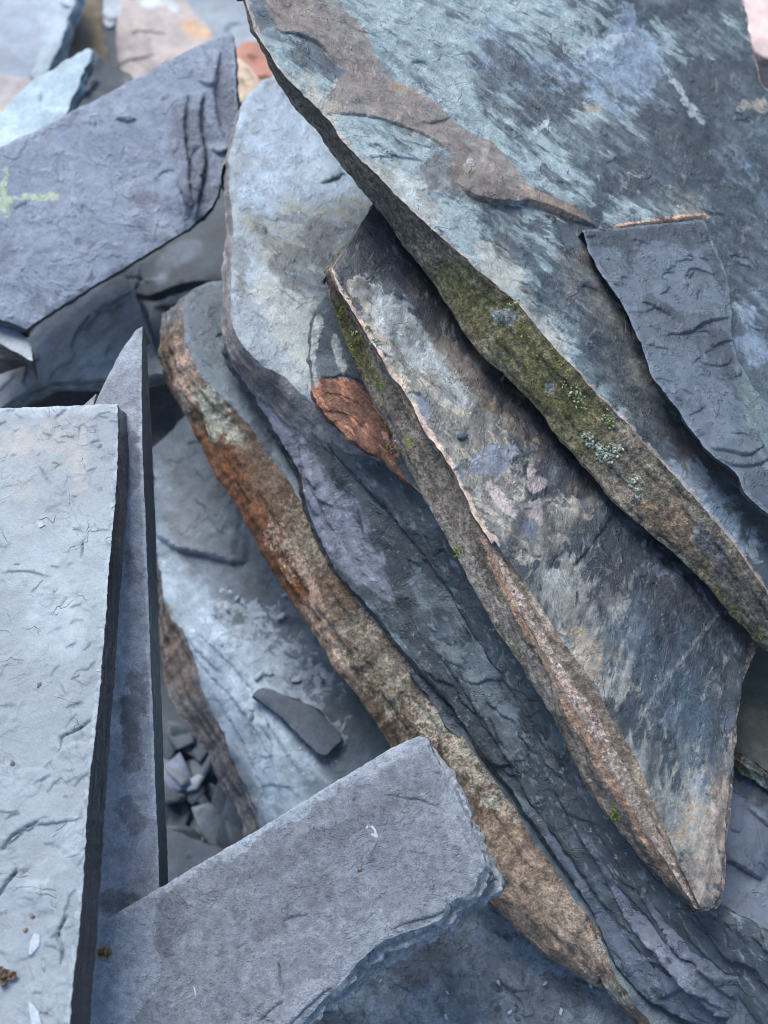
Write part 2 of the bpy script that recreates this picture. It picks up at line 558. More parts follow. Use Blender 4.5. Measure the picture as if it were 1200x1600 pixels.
    pxr = plane.uv2px(R[:, :2], R[:, 2])
    VV = np.c_[R[:, 0] - cen[0], R[:, 1] - cen[1], R[:, 2] + t]
    i = np.arange(n); i2 = (i + 1) % n
    FF = []
    for k in range(K):
        a, b, c, d_ = k * n + i, k * n + i2, (k + 1) * n + i2, (k + 1) * n + i
        FF.append(np.c_[a, d_, c]); FF.append(np.c_[a, c, b])
    vfrac = np.repeat(np.array(vs), n)
    # underside
    br = rows[-1][:, :2][::2]
    try:
        rb = delaunay_2d_cdt([Vector(p) for p in br], [(q, (q + 1) % len(br)) for q in range(len(br))], [], 1, 1e-7)
        bv = np.array([(v.x, v.y) for v in rb[0]]); bf = np.array([f[::-1] for f in rb[2] if len(f) == 3])
        base = len(VV)
        zb = -t + 0.0
        VV = np.vstack([VV, np.c_[bv[:, 0] - cen[0], bv[:, 1] - cen[1], np.full(len(bv), zb + t)]])
        pxr = np.vstack([pxr, plane.uv2px(bv, -t)])
        vfrac = np.r_[vfrac, np.ones(len(bv))]
        FF.append(bf + base)
    except Exception as ex:
        print('underside', name, ex)
    at = {'m_' + k: mask_value(pxr, v) for k, v in emasks.items()}
    at['m_rim'] = np.clip(1 - vfrac * 1.0, 0, 1)
    mesh_obj(edge_name, VV, np.vstack(FF), emat, root, at, smooth=erelief < 0.001)
    root['_t'] = t
    REG[label or face_name] = (root, plane)
    return root

# ------------------------------------------------------------------ stone colours (base colour, linear)
def c3(r, g, b): return (r, g, b, 1)
BLUE_DK = c3(.030, .038, .048); BLUE_MD = c3(.075, .090, .110); BLUE_LT = c3(.17, .20, .24)
GREY_LT = c3(.27, .285, .30); SAGE = c3(.24, .27, .26); CREAM = c3(.42, .38, .29)
BROWN = c3(.115, .085, .062); UMBER = c3(.045, .034, .026); OLIVE = c3(.085, .080, .032); RUST = c3(.20, .070, .030)
COPPER = c3(.50, .27, .18); PINK = c3(.42, .34, .34); LILAC = c3(.20, .195, .25); OCHRE = c3(.30, .19, .07)
BLACK = c3(.012, .014, .018); LICHEN = c3(.42, .45, .38); WHITE = c3(.55, .54, .52)

# ------------------------------------------------------------------ ground: a bed of dark slate waste under the pile
def build_ground():
    n = 150
    cx, cy = 0.0, 0.9
    xs = np.sign(np.linspace(-1, 1, n)) * np.abs(np.linspace(-1, 1, n)) ** 2.2 * 12
    X, Y = np.meshgrid(xs + cx, xs + cy)
    Z = fbm(X * 9, Y * 9, 5, 3, .6) * .02 * np.clip(2 - np.hypot(X, Y - .9), .15, 1) - 0.02 + np.clip((Y - .45) * .38, 0, .28)
    V = np.c_[X.ravel(), Y.ravel(), Z.ravel()]
    i = (np.arange(n - 1)[:, None] * n + np.arange(n - 1)[None]).ravel()
    F = np.vstack([np.c_[i, i + 1, i + n + 1], np.c_[i, i + n + 1, i + n]])
    m = rock('ground_waste', c3(.03, .035, .042), c3(.07, .078, .088), [(None, BROWN, .60, .05, 9, .5)], rough=.8, patch=12, terr=.0012, mid=.003)
    tag(mesh_obj('ground', V, F, m), kind='structure')
build_ground()

# ------------------------------------------------------------------ the big mossy slab across the upper right
P1 = Plane(800, 470, .800, .45, .40)
E1 = [(378, -30), (384, 5), (398, 45), (418, 82), (445, 118), (480, 150), (510, 180), (545, 228), (578, 262), (622, 306), (672, 356), (722, 398),
      (768, 440), (812, 478), (860, 536), (905, 584), (962, 640), (1008, 688), (1052, 738), (1092, 788), (1130, 830), (1168, 880), (1205, 930), (1290, 1030)]
B1 = [(374, -30), (380, 5), (393, 45), (410, 86), (428, 120), (462, 168), (502, 208), (540, 268), (590, 330), (632, 390), (668, 432), (708, 490),
      (745, 548), (790, 590), (838, 640), (880, 690), (925, 742), (970, 790), (1012, 830), (1050, 866), (1092, 905), (1130, 950), (1180, 998), (1275, 1095)]
m1 = rock('weathered_slate', c3(.022, .030, .038), c3(.085, .108, .125), [
    ('sage', c3(.175, .225, .24), .9, .12, 60, .8), ('sage', c3(.32, .37, .365), 1.4, .08, 90, .6, -18), ('brown', c3(.120, .095, .080), .40, .20, 70, .85), ('brown', c3(.20, .17, .15), 1.6, .12, 60, .6, -25),
    ('umber_shade', c3(.06, .05, .045), .5, .12, 60, .8), ('cream', c3(.34, .32, .26), 1.1, .10, 110, .6), ('ochre', c3(.22,.14,.075), .9, .2, 110, .5),
    ('blue', c3(.20, .245, .31), .8, .08, 60, .75), ('dark', c3(.020, .028, .036), .8, .12, 60, .92, -28), ('pale', c3(.40, .43, .43), 1.3, .12, 120, .6), ('copper', c3(.52, .33, .22), .9, .1, 200, .95), ('rim', c3(.40, .33, .27), .9, .10, 140, .55)],
    rough=.44, spec=.6, streak=.10, streak_ang=-20, patch=20, hair=.0004, hair_scale=26, terr=.0008, terr_scale=22, scratch=.00015, mid=.0009, fine=.00035)
e1 = rock('mossy_edge', c3(.15, .13, .10), c3(.28, .245, .195), [
    ('olive', c3(.150, .130, .058), 1.0, .3, 90, .5), ('olive', c3(.19, .20, .05), 1.9, .06, 330, .45), ('orange', c3(.30, .20, .12), 1.2, .12, 130, .6), ('grey', c3(.15, .14, .13), .7, .1, 60, .8),
    ('lip', c3(.26, .23, .18), .7, .12, 120, .75), ('spot', c3(.30, .32, .32), .5, .06, 110, .85), ('blue', c3(.16, .19, .23), .8, .1, 70, .7), ('rim', c3(.45, .32, .25), .35, .05, 260, .0)],
    rough=.85, spec=.25, lamin=.14, mid=.0022, fine=.0012, pits=.0008, grain=.34, patch=30)
masks1 = {
    'copper': [('s', [(962, 356, 2.5), (1020, 350, 3), (1050, 345, 4), (1104, 338, 3.5)])],
    'brown': [('p', [(415, 0), (436, 50), (470, 58), (500, 71), (523, 98), (540, 112), (512, 140), (508, 175), (560, 180), (612, 192), (662, 212), (700, 240), (708, 262), (700, 282), (712, 290), (735, 309), (775, 319), (830, 321), (880, 337), (934, 358),
                      (900, 334), (860, 312), (826, 300), (800, 262), (770, 226), (720, 196), (690, 168), (640, 142), (610, 118), (585, 82), (560, 45), (530, 12), (515, -20)], 5)],
    'umber_shade': [('s', [(680, 270, 26), (760, 300, 20), (820, 315, 10)]), ('s', [(910, 420, 40), (1000, 600, 42), (1090, 740, 30)])],  # second stroke paints the shadow beside the lifted flake sheet
    'sage': [('s', [(600, 20, 70), (720, 80, 80), (830, 40, 90)]), ('s', [(700, 130, 40), (860, 240, 80), (930, 200, 60)]), ('s', [(620, 290, 40), (760, 400, 70), (900, 560, 90), (1020, 640, 40)]),
             ('s', [(425, 70, 22), (520, 170, 22), (600, 240, 40), (660, 260, 34)]), ('s', [(950, 340, 20), (1090, 320, 26)]), ('s', [(1040, 60, 26), (1150, 50, 22)])],
    'cream': [('s', [(590, 250, 12), (640, 300, 22), (668, 330, 20)]), ('p', [(738, 385), (782, 362), (800, 400), (832, 470), (800, 462), (745, 420)], 8), ('s', [(820, 480, 14), (880, 540, 10)]), ('s', [(470, 130, 12), (525, 180, 16)]),
              ('p', [(1040, 290), (1062, 284), (1085, 318), (1100, 335), (1060, 342), (1050, 330)], 9), ('p', [(903, 158), (918, 152), (948, 176), (900, 180)], 6), ('s', [(1168, 165, 10), (1200, 170, 8)])],
    'ochre': [('s', [(620, 135, 8), (650, 148, 7)]), ('s', [(1020, 345, 7), (1095, 338, 7)]), ('s', [(925, 168, 6)]), ('s', [(1075, 310, 8)]), ('s', [(820, 300, 10), (900, 335, 8)])],
    'blue': [('p', [(850, 110), (935, 60), (985, 10), (1020, 60), (1040, 100), (1010, 150), (1080, 178), (985, 170), (960, 178), (930, 160), (880, 140)], 14),
             ('p', [(1100, 245), (1140, 220), (1190, 250), (1180, 290), (1160, 300), (1135, 270)], 12), ('s', [(770, 75, 30), (820, 120, 22)]), ('s', [(1170, 420, 30), (1180, 540, 26)]), ('s', [(1010, 720, 36), (1120, 830, 50)])],
    'dark': [('s', [(790, 110, 46), (860, 150, 60), (820, 190, 40)]), ('s', [(960, 250, 70), (1060, 230, 90), (1120, 310, 80)]), ('s', [(1070, 30, 40), (1180, 90, 50)]), ('s', [(860, 440, 40), (950, 560, 36), (1040, 700, 24)]),
             ('s', [(760, 340, 16), (820, 400, 30)]), ('s', [(880, 200, 12), (930, 230, 12)]), ('s', [(850, 265, 10), (880, 290, 12)]), ('s', [(470, 95, 16), (510, 110, 16)]), ('s', [(1150, 400, 50), (1200, 470, 40)])],
    'pale': [('s', [(1038, 105, 4), (1075, 160, 5), (1096, 190, 6)]), ('s', [(822, 220, 3), (860, 185, 3)]), ('s', [(1176, 848, 5), (1178, 868, 9)]), ('s', [(620, 268, 6), (650, 320, 6)]), ('s', [(735, 250, 4)]), ('s', [(985, 52, 8), (900, 85, 12)])],
}
em1 = {
    'olive': [('s', [(700, 440, 30), (800, 520, 50), (880, 620, 50), (920, 680, 30)]), ('s', [(1085, 900, 16), (1180, 985, 18)])],
    'orange': [('s', [(1020, 800, 18), (1100, 850, 22), (1120, 880, 14)]), ('s', [(1060, 790, 12), (1085, 850, 14)])],
    'grey': [('s', [(440, 120, 26), (560, 280, 36), (640, 350, 30)]), ('s', [(1130, 900, 24), (1190, 960, 20)])],
    'spot': [('s', [(782, 490, 14), (800, 498, 14)]), ('s', [(858, 600, 9)])],
    'blue': [('s', [(1095, 830, 12), (1125, 870, 14)])],
    'lip': [('s', [(425, 120, 5), (600, 345, 5), (760, 570, 6), (900, 720, 6), (1010, 835, 8), (1100, 915, 9)])],
}
slab('slate_slab', 'largest weathered slate slab lying across the upper right, mossy brown edge', 'slate slab', P1,
     [(E1, B1), ([(1300, 1000), (1500, 600), (1420, 200), (1215, 145), (1185, 95), (1160, -10), (1150, -60)],), ([(1100, -90), (700, -110), (385, -60)],)],
     .036, m1, e1, res=.0021, rough=.0009, masks=masks1, emasks=em1, seed=3, relief=.0022, rscale=11, bevel=.0012, erelief=.0011, lth=.006, bulge=.000,
     ledges=[([(712, 288), (735, 308), (775, 318), (830, 320), (880, 336), (930, 357)], .0050, .035),
             ([(508, 176), (560, 180), (612, 192), (662, 212), (700, 240), (708, 262)], .0012, .02),
             ([(436, 52), (470, 58), (500, 72), (522, 98), (528, 104)], .0016, .018),
             ([(575, 246), (610, 244), (650, 250), (672, 262)], .0009, .014),
             ([(640, 98), (662, 98), (674, 110)], .0012, .01), ([(905, 740), (950, 722), (985, 708)], .0008, .014), ([(960, 357), (1020, 350), (1105, 338)], .0028, .016),
             ([(745, 372), (790, 392), (835, 470)], .0007, .012)],
     auto=(60, .022, .0009, -40))

# dark flake slab lying on it at the right
P2 = Plane(1000, 500, .8, .45, .40)
P2 = Plane(1000, 352, P1.depth(1000, 352) - .009, .45, .53)
m2 = rock('dark_flake_slate', c3(.050, .061, .076), c3(.088, .104, .126), [('lt', c3(.10, .115, .14), .35, .04, 60, .9), ('dark', c3(.035, .042, .052), .4, .08, 60, .9), ('green', c3(.13, .16, .155), .7, .12, 70, .8, -50),
     ('rim', c3(.18, .21, .25), .9, .12, 160, .4)], rough=.6, spec=.45, streak=.06, streak_ang=-50, patch=20, terr=.0008, hair=.0006, hair_scale=34, mid=.0006, grain=.12, speck=.12)
e2 = rock('dark_flake_edge', c3(.035, .042, .052), c3(.075, .088, .105), rough=.7, lamin=.3)
slab('slate_flake', 'dark blue-grey slate sheet with ragged edge lying on the big weathered slab', 'slate sheet', P2,
     [([(906, 362), (922, 395), (943, 432), (968, 470), (990, 512), (1006, 552), (1024, 592), (1050, 628), (1078, 668), (1110, 708), (1138, 728), (1152, 742), (1166, 772), (1186, 790), (1205, 806), (1260, 860)],
       [(906, 362), (922, 397), (943, 434), (968, 473), (990, 516), (1006, 556), (1026, 597), (1051, 633), (1078, 673), (1110, 713), (1136, 733), (1150, 747), (1163, 777), (1184, 796), (1202, 812), (1255, 868)]),
      ([(1330, 800), (1260, 720), (1205, 640), (1165, 585), (1146, 540), (1142, 480), (1136, 430), (1112, 372), (1100, 343)],), ([(1060, 347), (1000, 352), (906, 362)],)],
     .010, m2, e2, res=.0019, rough=.0013, seed=8, relief=.0006, rscale=10, bevel=.0007, erelief=.0006,
     masks={'lt': [('p', [(990, 400), (1040, 375), (1090, 390), (1115, 430), (1130, 480), (1100, 500), (1050, 490), (1020, 460), (990, 440)], 14), ('s', [(950, 410, 22), (1000, 480, 30)]), ('s', [(1050, 560, 40), (1130, 660, 36)])],
            'dark': [('s', [(1010, 470, 8), (1060, 500, 7)]), ('s', [(920, 370, 14), (1090, 365, 18)]), ('s', [(1120, 540, 20), (1140, 560, 12), (1160, 620, 8)]), ('s', [(1110, 400, 12), (1135, 450, 10)])],
            'green': [('s', [(1158, 590, 12), (1200, 680, 20), (1240, 740, 20)])]},
     ledges=[([(1040, 524), (1075, 520), (1100, 505), (1140, 496)], .0022, .018), ([(1000, 472), (1020, 480), (1048, 494)], .0016, .013), ([(1068, 440), (1080, 420), (1120, 430)], .0012, .012),
             ([(1110, 545), (1130, 534), (1146, 532)], .0014, .01), ([(1085, 562), (1110, 572), (1135, 570), (1145, 558)], .001, .01), ([(1085, 518), (1105, 520), (1118, 530)], .001, .008),
             ([(1110, 700), (1140, 706), (1165, 712), (1195, 696)], .0022, .016), ([(1120, 716), (1150, 728), (1185, 725), (1210, 712)], .0018, .012), ([(1160, 640), (1185, 700), (1200, 740)], .001, .02)],
     auto=(34, .016, .0011, 20))

# ------------------------------------------------------------------ the pointed slab below it, split into two layers
P3 = Plane(800, 620, .838, .42, .38)
m3 = rock('streaked_slate', c3(.026, .031, .038), c3(.075, .086, .095), [
    ('cream', c3(.24, .235, .20), 1.0, .14, 60, .8), ('cream', c3(.46, .42, .34), 1.6, .08, 110, .6), ('cream', c3(.05, .058, .062), 1.9, .08, 70, .7, -42), ('white', c3(.38, .40, .40), 1.0, .12, 90, .7, -40), ('brown', c3(.10, .065, .04), .6, .14, 60, .85, -45),
    ('dark', c3(.020, .025, .033), .55, .12, 60, .92, 72), ('blue', c3(.17, .19, .24), .35, .05, 70, .92), ('pink', c3(.42, .36, .37), .45, .05, 90, .9), ('grain', c3(.25, .26, .235), 1.2, .14, 100, .7, 72),
    ('ochre', c3(.30, .22, .13), 1.6, .14, 160, .6), ('rimp', c3(.56, .42, .33), .7, .1, 200, .9), ('rimtan', c3(.30, .24, .18), .8, .08, 120, .8), ('steel', c3(.05, .072, .095), .9, .2, 80, .85, 68), (None, c3(.26, .28, .28), .64, .06, 120, .5, 74), (None, c3(.022, .027, .035), .56, .10, 40, .7, 68)],
    rough=.40, spec=.65, streak=.22, streak_ang=68, patch=34, hair=.0004, terr=.0008, terr_scale=30, scratch=.0003, mid=.0009, fine=.0003, grain=.17)
m3b = rock('copper_rim', c3(.17, .14, .12), c3(.36, .30, .26), [(None, c3(.48, .27, .17), .60, .05, 140, .8), (None, c3(.52, .46, .42), .58, .04, 210, .8), (None, c3(.06, .045, .04), .60, .03, 230, .9), ('grey', c3(.22, .19, .17), .6, .08, 120, .85)], rough=.75, mid=.002, fine=.0008, pits=.0006, grain=.3, patch=60)
e3 = rock('split_edge', c3(.12, .105, .088), c3(.23, .205, .175), [('moss', c3(.16, .20, .03), 1.1, .05, 300, .75), ('rust', c3(.16, .06, .035), .7, .1, 90, .85), ('copper', c3(.50, .32, .22), .5, .06, 200, .8), ('rim', c3(.42, .32, .27), 0.0, .0001, 200, .0),
     ('pale', c3(.32, .30, .27), .9, .08, 160, .7), ('brown', c3(.07, .05, .035), .8, .1, 90, .8)],
     rough=.85, spec=.25, lamin=.16, mid=.0022, fine=.0009, pits=.0006, grain=.28, patch=40)
e3b = rock('upper_layer_edge', c3(.13, .105, .08), c3(.26, .22, .18), [('ochre', c3(.34, .22, .09), .8, .1, 120, .8), ('blue', c3(.15, .16, .19), .7, .1, 80, .85), ('brown', c3(.09, .055, .035), .6, .1, 90, .85)], rough=.75, lamin=.3, mid=.0018, grain=.28, patch=40)
EL = [(518, 420), (528, 448), (546, 478), (566, 512), (590, 548), (612, 586), (640, 622), (662, 668), (700, 722), (722, 766), (742, 808), (768, 850)]
EL2 = [(768, 850), (790, 905), (812, 950), (846, 1012), (872, 1062), (905, 1120), (940, 1180), (976, 1240), (1012, 1300), (1046, 1352), (1072, 1396), (1086, 1420)]
BL = [(514, 432), (520, 470), (536, 520), (556, 570), (580, 620), (606, 668), (632, 722), (662, 780), (692, 830), (722, 885), (750, 938), (774, 980)]
BL2 = [(774, 980), (800, 1018), (832, 1070), (862, 1120), (884, 1168), (905, 1210), (930, 1250), (968, 1300), (1004, 1345), (1036, 1378), (1062, 1400), (1084, 1424)]
CR = [(768, 848), (784, 872), (806, 922), (842, 988), (872, 1040), (910, 1098), (950, 1168), (990, 1232), (1026, 1296), (1058, 1350), (1076, 1390), (1090, 1416)]
UP = [(772, 846), (808, 892), (850, 952), (884, 1008), (926, 1068), (962, 1130), (996, 1190), (1020, 1248), (1042, 1300), (1064, 1350), (1082, 1390), (1096, 1418)]
RT = [(1096, 1418), (1118, 1412), (1128, 1388), (1132, 1330), (1138, 1260), (1146, 1180), (1152, 1110), (1160, 1060), (1170, 1010), (1200, 960), (1260, 800), (1100, 640), (900, 420), (720, 290), (600, 296)]
L3 = [(600, 296), (580, 326), (560, 356), (536, 392), (518, 420)]
P3l = Plane(800, 620, P3.depth(800, 620) + .0075, .42, .38)
pointed = slab('pointed_slate_slab', 'pointed streaked slate slab with a copper-coloured cracked rim, tucked under the mossy slab', 'slate slab', P3,
     [(EL, [(x - 3, y + 3) for x, y in EL]), (UP, CR), (RT,), (L3,)], .0075, m3, e3b, res=.0021, rough=.0008, seed=12, relief=.0020, rscale=10, bevel=.0010, erelief=.0006,
     face_name='streaked_face', edge_name='upper_layer_edge',
     masks={'rimp': [('s', [(518, 420, 4), (546, 478, 5), (590, 548, 4), (640, 622, 5), (700, 722, 5), (742, 808, 6), (772, 850, 7)])],
            'cream': [('s', [(560, 440, 10), (640, 560, 34), (700, 640, 60), (750, 740, 60), (830, 820, 40)]), ('s', [(700, 620, 40), (800, 660, 24)]), ('s', [(820, 860, 16), (930, 780, 12)]), ('s', [(850, 830, 30), (900, 800, 18)])],
            'white': [('s', [(590, 470, 20), (640, 530, 28), (730, 600, 26)]), ('s', [(870, 905, 12), (880, 930, 12)]), ('s', [(980, 950, 8), (1000, 985, 9)]), ('s', [(1040, 890, 26), (1080, 930, 14)]), ('s', [(880, 1010, 18), (960, 1050, 20)]), ('s', [(1100, 1240, 10), (1090, 1400, 22)])],
            'brown': [('s', [(640, 430, 16), (720, 540, 34), (800, 620, 40), (860, 700, 24)]), ('s', [(900, 760, 14), (960, 740, 10)])],
            'dark': [('s', [(570, 360, 40), (640, 430, 30), (720, 520, 30)]), ('s', [(780, 600, 18), (900, 740, 36), (880, 700, 20)]), ('s', [(930, 860, 50), (1010, 920, 70), (1080, 1000, 60)]), ('s', [(820, 740, 20), (860, 760, 20)]), ('s', [(870, 940, 18), (960, 1040, 20)]), ('s', [(1050, 1080, 60), (1080, 1180, 40)]), ('s', [(640, 635, 12), (655, 650, 10)])],  # strokes beside the overhang paint its shadow; the rest are dark slate tone
            'blue': [('s', [(636, 628, 16), (668, 650, 12)]), ('p', [(735, 720), (765, 690), (800, 690), (812, 700), (790, 735), (770, 748), (740, 742)], 8), ('s', [(720, 740, 8), (715, 730, 6)]), ('s', [(1010, 882, 10), (1030, 890, 12)]), ('s', [(820, 825, 12)]), ('s', [(1040, 1130, 12), (1060, 1100, 10)]), ('s', [(1090, 1230, 12), (1100, 1220, 8)]), ('s', [(1080, 1350, 8)])],
            'pink': [('s', [(828, 730, 8), (832, 742, 9)]), ('p', [(822, 750), (840, 738), (856, 748), (852, 764), (832, 772)], 5), ('p', [(812, 790), (850, 780), (846, 800), (842, 818), (820, 812)], 6), ('s', [(765, 765, 10), (800, 800, 10)])],
            'grain': [('s', [(860, 900, 36), (920, 960, 46), (950, 1060, 30)]), ('s', [(1000, 1200, 50), (1060, 1300, 44), (1100, 1200, 30)])],
            'ochre': [('s', [(900, 1000, 22), (930, 1040, 16)]), ('s', [(1060, 1320, 10), (1090, 1250, 10)]), ('s', [(850, 990, 8)])],
            'rimtan': [('s', [(1088, 1390, 34), (1110, 1310, 24), (1142, 1160, 12)])],
            'steel': [('s', [(980, 980, 40), (1060, 1060, 60), (1080, 1180, 50)])]},
     ledges=[([(626, 618), (642, 612), (660, 622), (672, 640)], .0010, .008), ([(830, 690), (860, 706), (880, 725)], .0008, .01), ([(700, 740), (712, 733), (720, 740)], .0010, .006),
             ([(1170, 900), (1080, 1010), (1020, 1090), (990, 1150)], .0008, .03), ([(850, 900), (880, 860), (900, 880), (960, 800)], .0009, .02), ([(1080, 1150), (1110, 1250), (1120, 1350)], .0010, .01)],
     auto=(50, .022, .0007, -62))
slab('layer', '', None, P3l, [(EL[:2], BL[:2]), (EL[1:-1], BL[1:-1]), (EL2, BL2), ([(1100, 1424), (1120, 1418), (1132, 1390), (1138, 1330), (1150, 1180), (1165, 1060), (1205, 960), (1230, 800), (1080, 640), (880, 420), (710, 300), (604, 300)],), ([(590, 320), (562, 356), (538, 392), (518, 420)],)],
     .026, m3b, e3, res=.0024, rough=.0008, seed=14, relief=.0010, erelief=.0013, lth=.006, bulge=.001, face_name='copper_rim', edge_name='mossy_edge', parent=pointed,
     masks={'grey': [('s', [(960, 1210, 20), (1040, 1350, 14)])]},
     emasks={'moss': [('s', [(532, 485, 12), (556, 550, 12), (590, 600, 8)]), ('s', [(715, 862, 12)]), ('s', [(640, 690, 6)]), ('s', [(800, 1010, 8)])],
             'rust': [('s', [(520, 440, 12), (530, 460, 9)])],
             'copper': [('s', [(520, 420, 5), (566, 508, 5), (614, 588, 4), (664, 670, 5), (704, 724, 5), (745, 805, 6), (772, 880, 6), (812, 965, 6), (850, 1030, 7), (905, 1130, 9), (976, 1250, 11), (1045, 1362, 12)])],
             'pale': [('s', [(640, 760, 14), (760, 930, 16), (860, 1090, 16)])],
             'brown': [('s', [(520, 450, 14), (540, 510, 14), (570, 580, 12)])]})
# moved under one thing: the lower layer's own root is a part group of the pointed slab

# broken rusty corner at its upper left
Pf = Plane(555, 600, .868, -.15, .15)
mf = rock('corner_slate', c3(.05, .06, .072), c3(.13, .15, .165), [('rust', c3(.36, .125, .06), .45, .05, 70, .98), ('rust', c3(.52, .27, .16), 1.7, .07, 140, .8, -45), ('rust', c3(.07, .035, .028), 1.6, .07, 90, .85, -45), ('white', c3(.45, .46, .44), .7, .07, 120, .7), ('dark', c3(.03, .035, .042), .5, .1, 50, .8)],
          rough=.7, mid=.002, fine=.0008, grain=.28, terr=.0008, streak=.12, streak_ang=-40)
slab('broken_slate_corner', 'small slate piece with a rust-red broken face beside the copper-rimmed slab', 'slate piece', Pf,
     [([(528, 428), (512, 462), (494, 488), (484, 530), (488, 580), (492, 618), (512, 652), (552, 690), (592, 715), (630, 746)], [(524, 432), (508, 466), (490, 492), (481, 533), (484, 585), (489, 624), (510, 658), (550, 696), (590, 721), (630, 750)]),
      ([(690, 800), (700, 700), (620, 540), (560, 440), (528, 428)],)], .012, mf, mf, res=.0018, rough=.0016, seed=17, relief=.002, rscale=20, bevel=.0012,
     masks={'rust': [('p', [(500, 592), (530, 584), (566, 596), (590, 630), (612, 690), (632, 748), (590, 722), (545, 692), (510, 655), (490, 622)], 9)], 'white': [('s', [(494, 500, 8), (486, 560, 8), (496, 600, 5)]), ('s', [(520, 530, 6), (540, 580, 6)])], 'dark': [('s', [(530, 500, 20), (580, 600, 18)])]},
     emasks={'rust': [('s', [(490, 620, 12), (560, 700, 14), (630, 750, 10)])]},
     ledges=[([(505, 592), (550, 588), (590, 620), (605, 680)], .0022, .016), ([(500, 640), (550, 650), (600, 700)], .0012, .01), ([(500, 610), (560, 630), (605, 690)], .0012, .008)], auto=(14, .015, .001, -50))

# ------------------------------------------------------------------ long slate with a pale top and a dark sloping side
P4 = Plane(450, 400, .930, .25, .45)
m4 = rock('pale_top_slate', c3(.13, .155, .175), c3(.24, .275, .31), [('green', c3(.16, .17, .125), 1.3, .16, 70, .75, -25), ('sage', c3(.33, .36, .33), .6, .12, 60, .7), ('dark', c3(.055, .065, .075), 1.2, .14, 70, .8, -25), ('dot', c3(.03, .035, .04), .35, .05, 60, .95), ('sky', c3(.24, .30, .37), .3, .15, 30, .9)],
           rough=.40, spec=.65, patch=14, mid=.0010, streak=.10, streak_ang=-30, terr=.0005)
e4 = rock('pale_bevel', c3(.16, .15, .15), c3(.26, .25, .25), [('lilac', LILAC, .5, .1, 40, .6)], rough=.6, lamin=.15, mid=.0012)
long_ = slab('long_slate_slab', 'long slate slab with smooth pale top and dark sloping side behind the copper-rimmed slab', 'slate slab', P4,
     [([(358, 250), (360, 300), (364, 360), (360, 420), (362, 470), (368, 520), (400, 560), (440, 585), (486, 625), (560, 690)],
       [(352, 250), (354, 300), (354, 360), (350, 420), (349, 470), (352, 530), (372, 584), (420, 640), (470, 700), (550, 760)]),
      ([(700, 800), (760, 600), (700, 400), (640, 200), (560, 100), (440, 110), (380, 160), (358, 250)],)],
     .045, m4, e4, res=.003, rough=.0012, seed=21, relief=.0028, rscale=7, bevel=.0025, bulge=.003, lth=.012, erelief=.0009, face_name='pale_top_face', edge_name='pale_bevel',
     masks={'green': [('s', [(400, 350, 20), (470, 400, 50), (540, 400, 40)]), ('s', [(440, 320, 12), (540, 330, 24)])], 'sage': [('s', [(420, 450, 24), (480, 520, 50), (470, 580, 30)])],
            'dark': [('s', [(520, 470, 26), (440, 420, 20), (500, 380, 24)]), ('s', [(400, 330, 8), (420, 380, 10)]), ('s', [(370, 380, 8), (376, 460, 8)]), ('s', [(380, 330, 5), (560, 360, 9)])],
            'dot': [('s', [(464, 292, 5), (480, 286, 6)]), ('s', [(508, 280, 5), (538, 272, 6)]), ('s', [(432, 340, 5)])], 'sky': [('s', [(420, 180, 60), (480, 260, 70), (400, 300, 30)])]},
     auto=(10, .02, .0010), ledges=[([(500, 288), (520, 282), (540, 272)], .002, .02)])
P4d = Plane(560, 760, P4.depth(560, 690) + .012, -.42, -.02)
m4d = rock('dark_side_slate', c3(.024, .031, .038), c3(.058, .070, .079), [('lilac', c3(.19, .19, .235), .45, .12, 40, .9, -55), ('lt', c3(.14, .165, .18), .9, .12, 50, .7, -55), ('deep', c3(.022, .027, .034), .5, .10, 50, .9, -55), (None, c3(.22, .24, .24), .63, .03, 260, .7), ('pale', c3(.20, .22, .22), 1.6, .05, 300, .3), ('blue', c3(.085, .10, .13), .5, .15, 40, .85)],
            rough=.50, spec=.5, patch=20, hair=.0006, hair_scale=22, streak=.22, streak_ang=-55, terr=.0010, terr_scale=26, mid=.0010, fine=.0003, speck=.35)
LE = [(352, 540), (378, 592), (424, 664), (462, 732), (478, 790), (496, 840), (520, 888), (556, 930), (604, 982), (652, 1040), (694, 1090), (732, 1142), (768, 1192),
      (808, 1250), (842, 1300), (880, 1358), (912, 1408), (940, 1460), (964, 1506), (990, 1544), (1020, 1570), (1060, 1588), (1100, 1608), (1150, 1650)]
